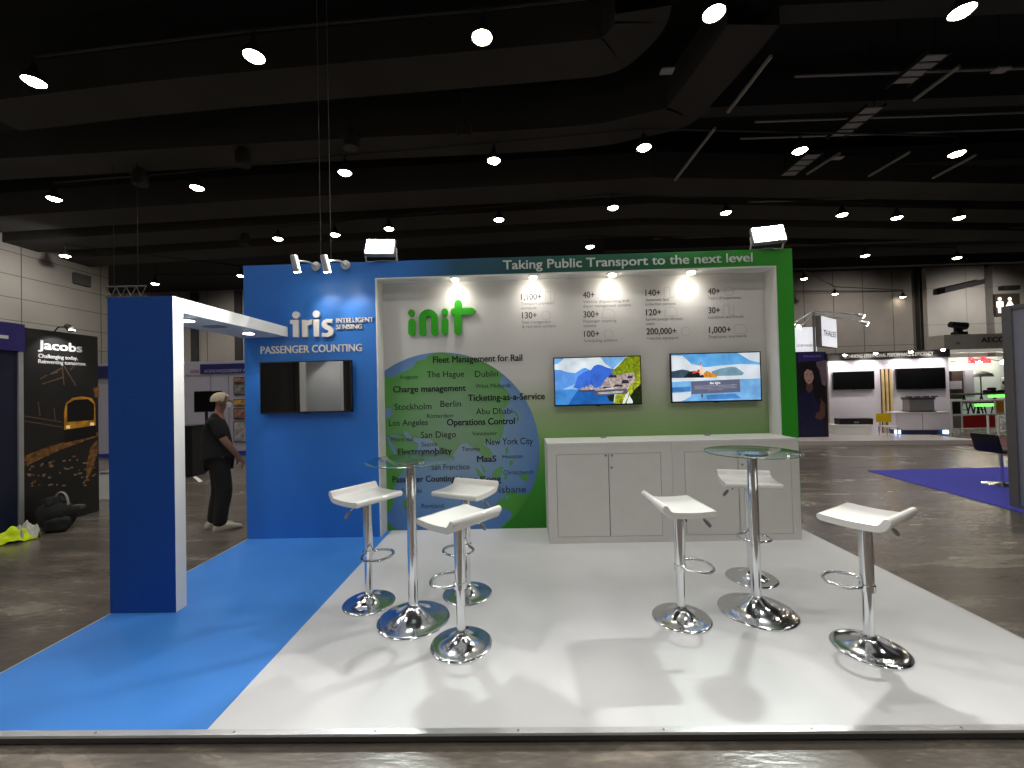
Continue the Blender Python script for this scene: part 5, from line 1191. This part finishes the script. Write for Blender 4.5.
# restroom sign and ceiling unit on the back wall
NF = Frame((0, 32.2, 0), (1, 0, 0))
a, b, t0, t1 = NF.rect(993.5, 294, 1018, 316)
r = thing('restroom_sign', 'dark square restroom sign with lit man and woman figures high on the back wall', 'sign', ((a + b) / 2, 32.2, t0))
mb = MB(); mb.fbox(NF, a, b, t0, t1, 0, .15); mb.build('board', mat('sign_bronze', (74, 64, 54), rough=.6), r)
LITI = mat('lit_icon', (250, 244, 220), emit=1.2)
def icon(px, woman):
    cx, cy = NF.st(px, 305, .16); k = (t1 - t0) / 22
    m = MB(); m.fpoly(NF, [(cx + 1.9 * k * math.cos(q * PI / 8), cy + 6 * k + 1.9 * k * math.sin(q * PI / 8)) for q in range(16)], .16)
    pts = [(-1.6, 3.6), (1.6, 3.6), (4.4, -1.6), (2.6, -1.6), (2.2, -1.6), (1.6, -7), (-1.6, -7), (-2.2, -1.6), (-4.4, -1.6)] if woman else [(-3.4, 3.6), (3.4, 3.6), (3.4, -2.4), (2.3, -2.4), (2.0, -8), (-2.0, -8), (-2.3, -2.4), (-3.4, -2.4)]
    m.fpoly(NF, [(cx + x * k, cy + y * k) for x, y in pts], .16); m.build('icon', LITI, r)
icon(1000, False); icon(1010, True)
a, b, t0, t1 = NF.rect(998, 286.5, 1015, 290.5); mb = MB(); mb.fbox(NF, a, b, t0, t1, 0, .4); tag(mb.build('air_vent', GAPM), 'dark narrow wall vent above the restroom sign', 'vent')
# vents high on the left wall
LW = Frame((-22.5, 0, 0), (0, 1, 0))
s0, t0 = LW.st(72, 281); s1, t1 = LW.st(88, 287); mb = MB(); mb.fbox(LW, s0, s1, t1, t0 + .5, 0, .2); tag(mb.build('wall_vent', mat('dark_vent', (72, 70, 68), rough=.8)), 'dark rectangular vent high on the left hall wall', 'vent')
s0, t0 = LW.st(103.5, 305); s1, t1 = LW.st(106.5, 324)
# lattice truss over the left booths
r = thing('lighting_truss', 'thin lattice truss hanging over the left booths behind the blue post', 'truss', ony(122, 291, 9), None)
P0, P1 = ony(106, 287, 9), ony(146, 286, 9)
for dz in (0, -.35):
    mb = MB(); mb.tube([P0 + Vector((0, 0, dz)), P1 + Vector((0, 0, dz))], .03, 8); mb.build('chord', GREYP, r, True)
mb = MB(); n_ = 8
for k in range(n_):
    a, b = P0.lerp(P1, k / n_), P0.lerp(P1, (k + 1) / n_); dz = Vector((0, 0, -.35)); mb.tube([a + (dz if k % 2 else Vector((0, 0, 0))), b + (Vector((0, 0, 0)) if k % 2 else dz)], .018, 6)
mb.build('lattice', GREYP, r, True)
for t in (.2, .8):
    a = P0.lerp(P1, t); mb = MB(); mb.tube([a, (a.x, a.y, 11.6)], .010, 6); mb.build('hanger', BLACKM, r)

# a pale partition out of view behind the viewer: the switched-off screen mirrors it
mb = MB(); mb.box(-4.28, -2.94, -9.2, -9.1, 0, 4.2); mb.build('partition_wall', WHITE)
bpy.data.objects['partition_wall']['kind'] = 'structure'
lamp('partition_fill', 'SPOT', (-3.6, -4.6, 5.5), 900, WARM, .2, (-3.6, -9.1, 2.0), 70, .9)  # added fill spot, brightens the partition for its mirror image

# fill spots without fixtures, added to brighten the left and back hall walls
for yy in (-2, 6, 14):
    lamp('wall_fill', 'SPOT', (-16.5, yy, 9.0), 1500, WARM, .2, (-22.5, yy, 3.5), 130, .8)
for xx in (-34, -22, -12, 8, 20, 32, 42):
    lamp('wall_fill', 'SPOT', (xx, 26.5, 9.2), 1500, WARM, .2, (xx, 33, 3.5), 130, .8)
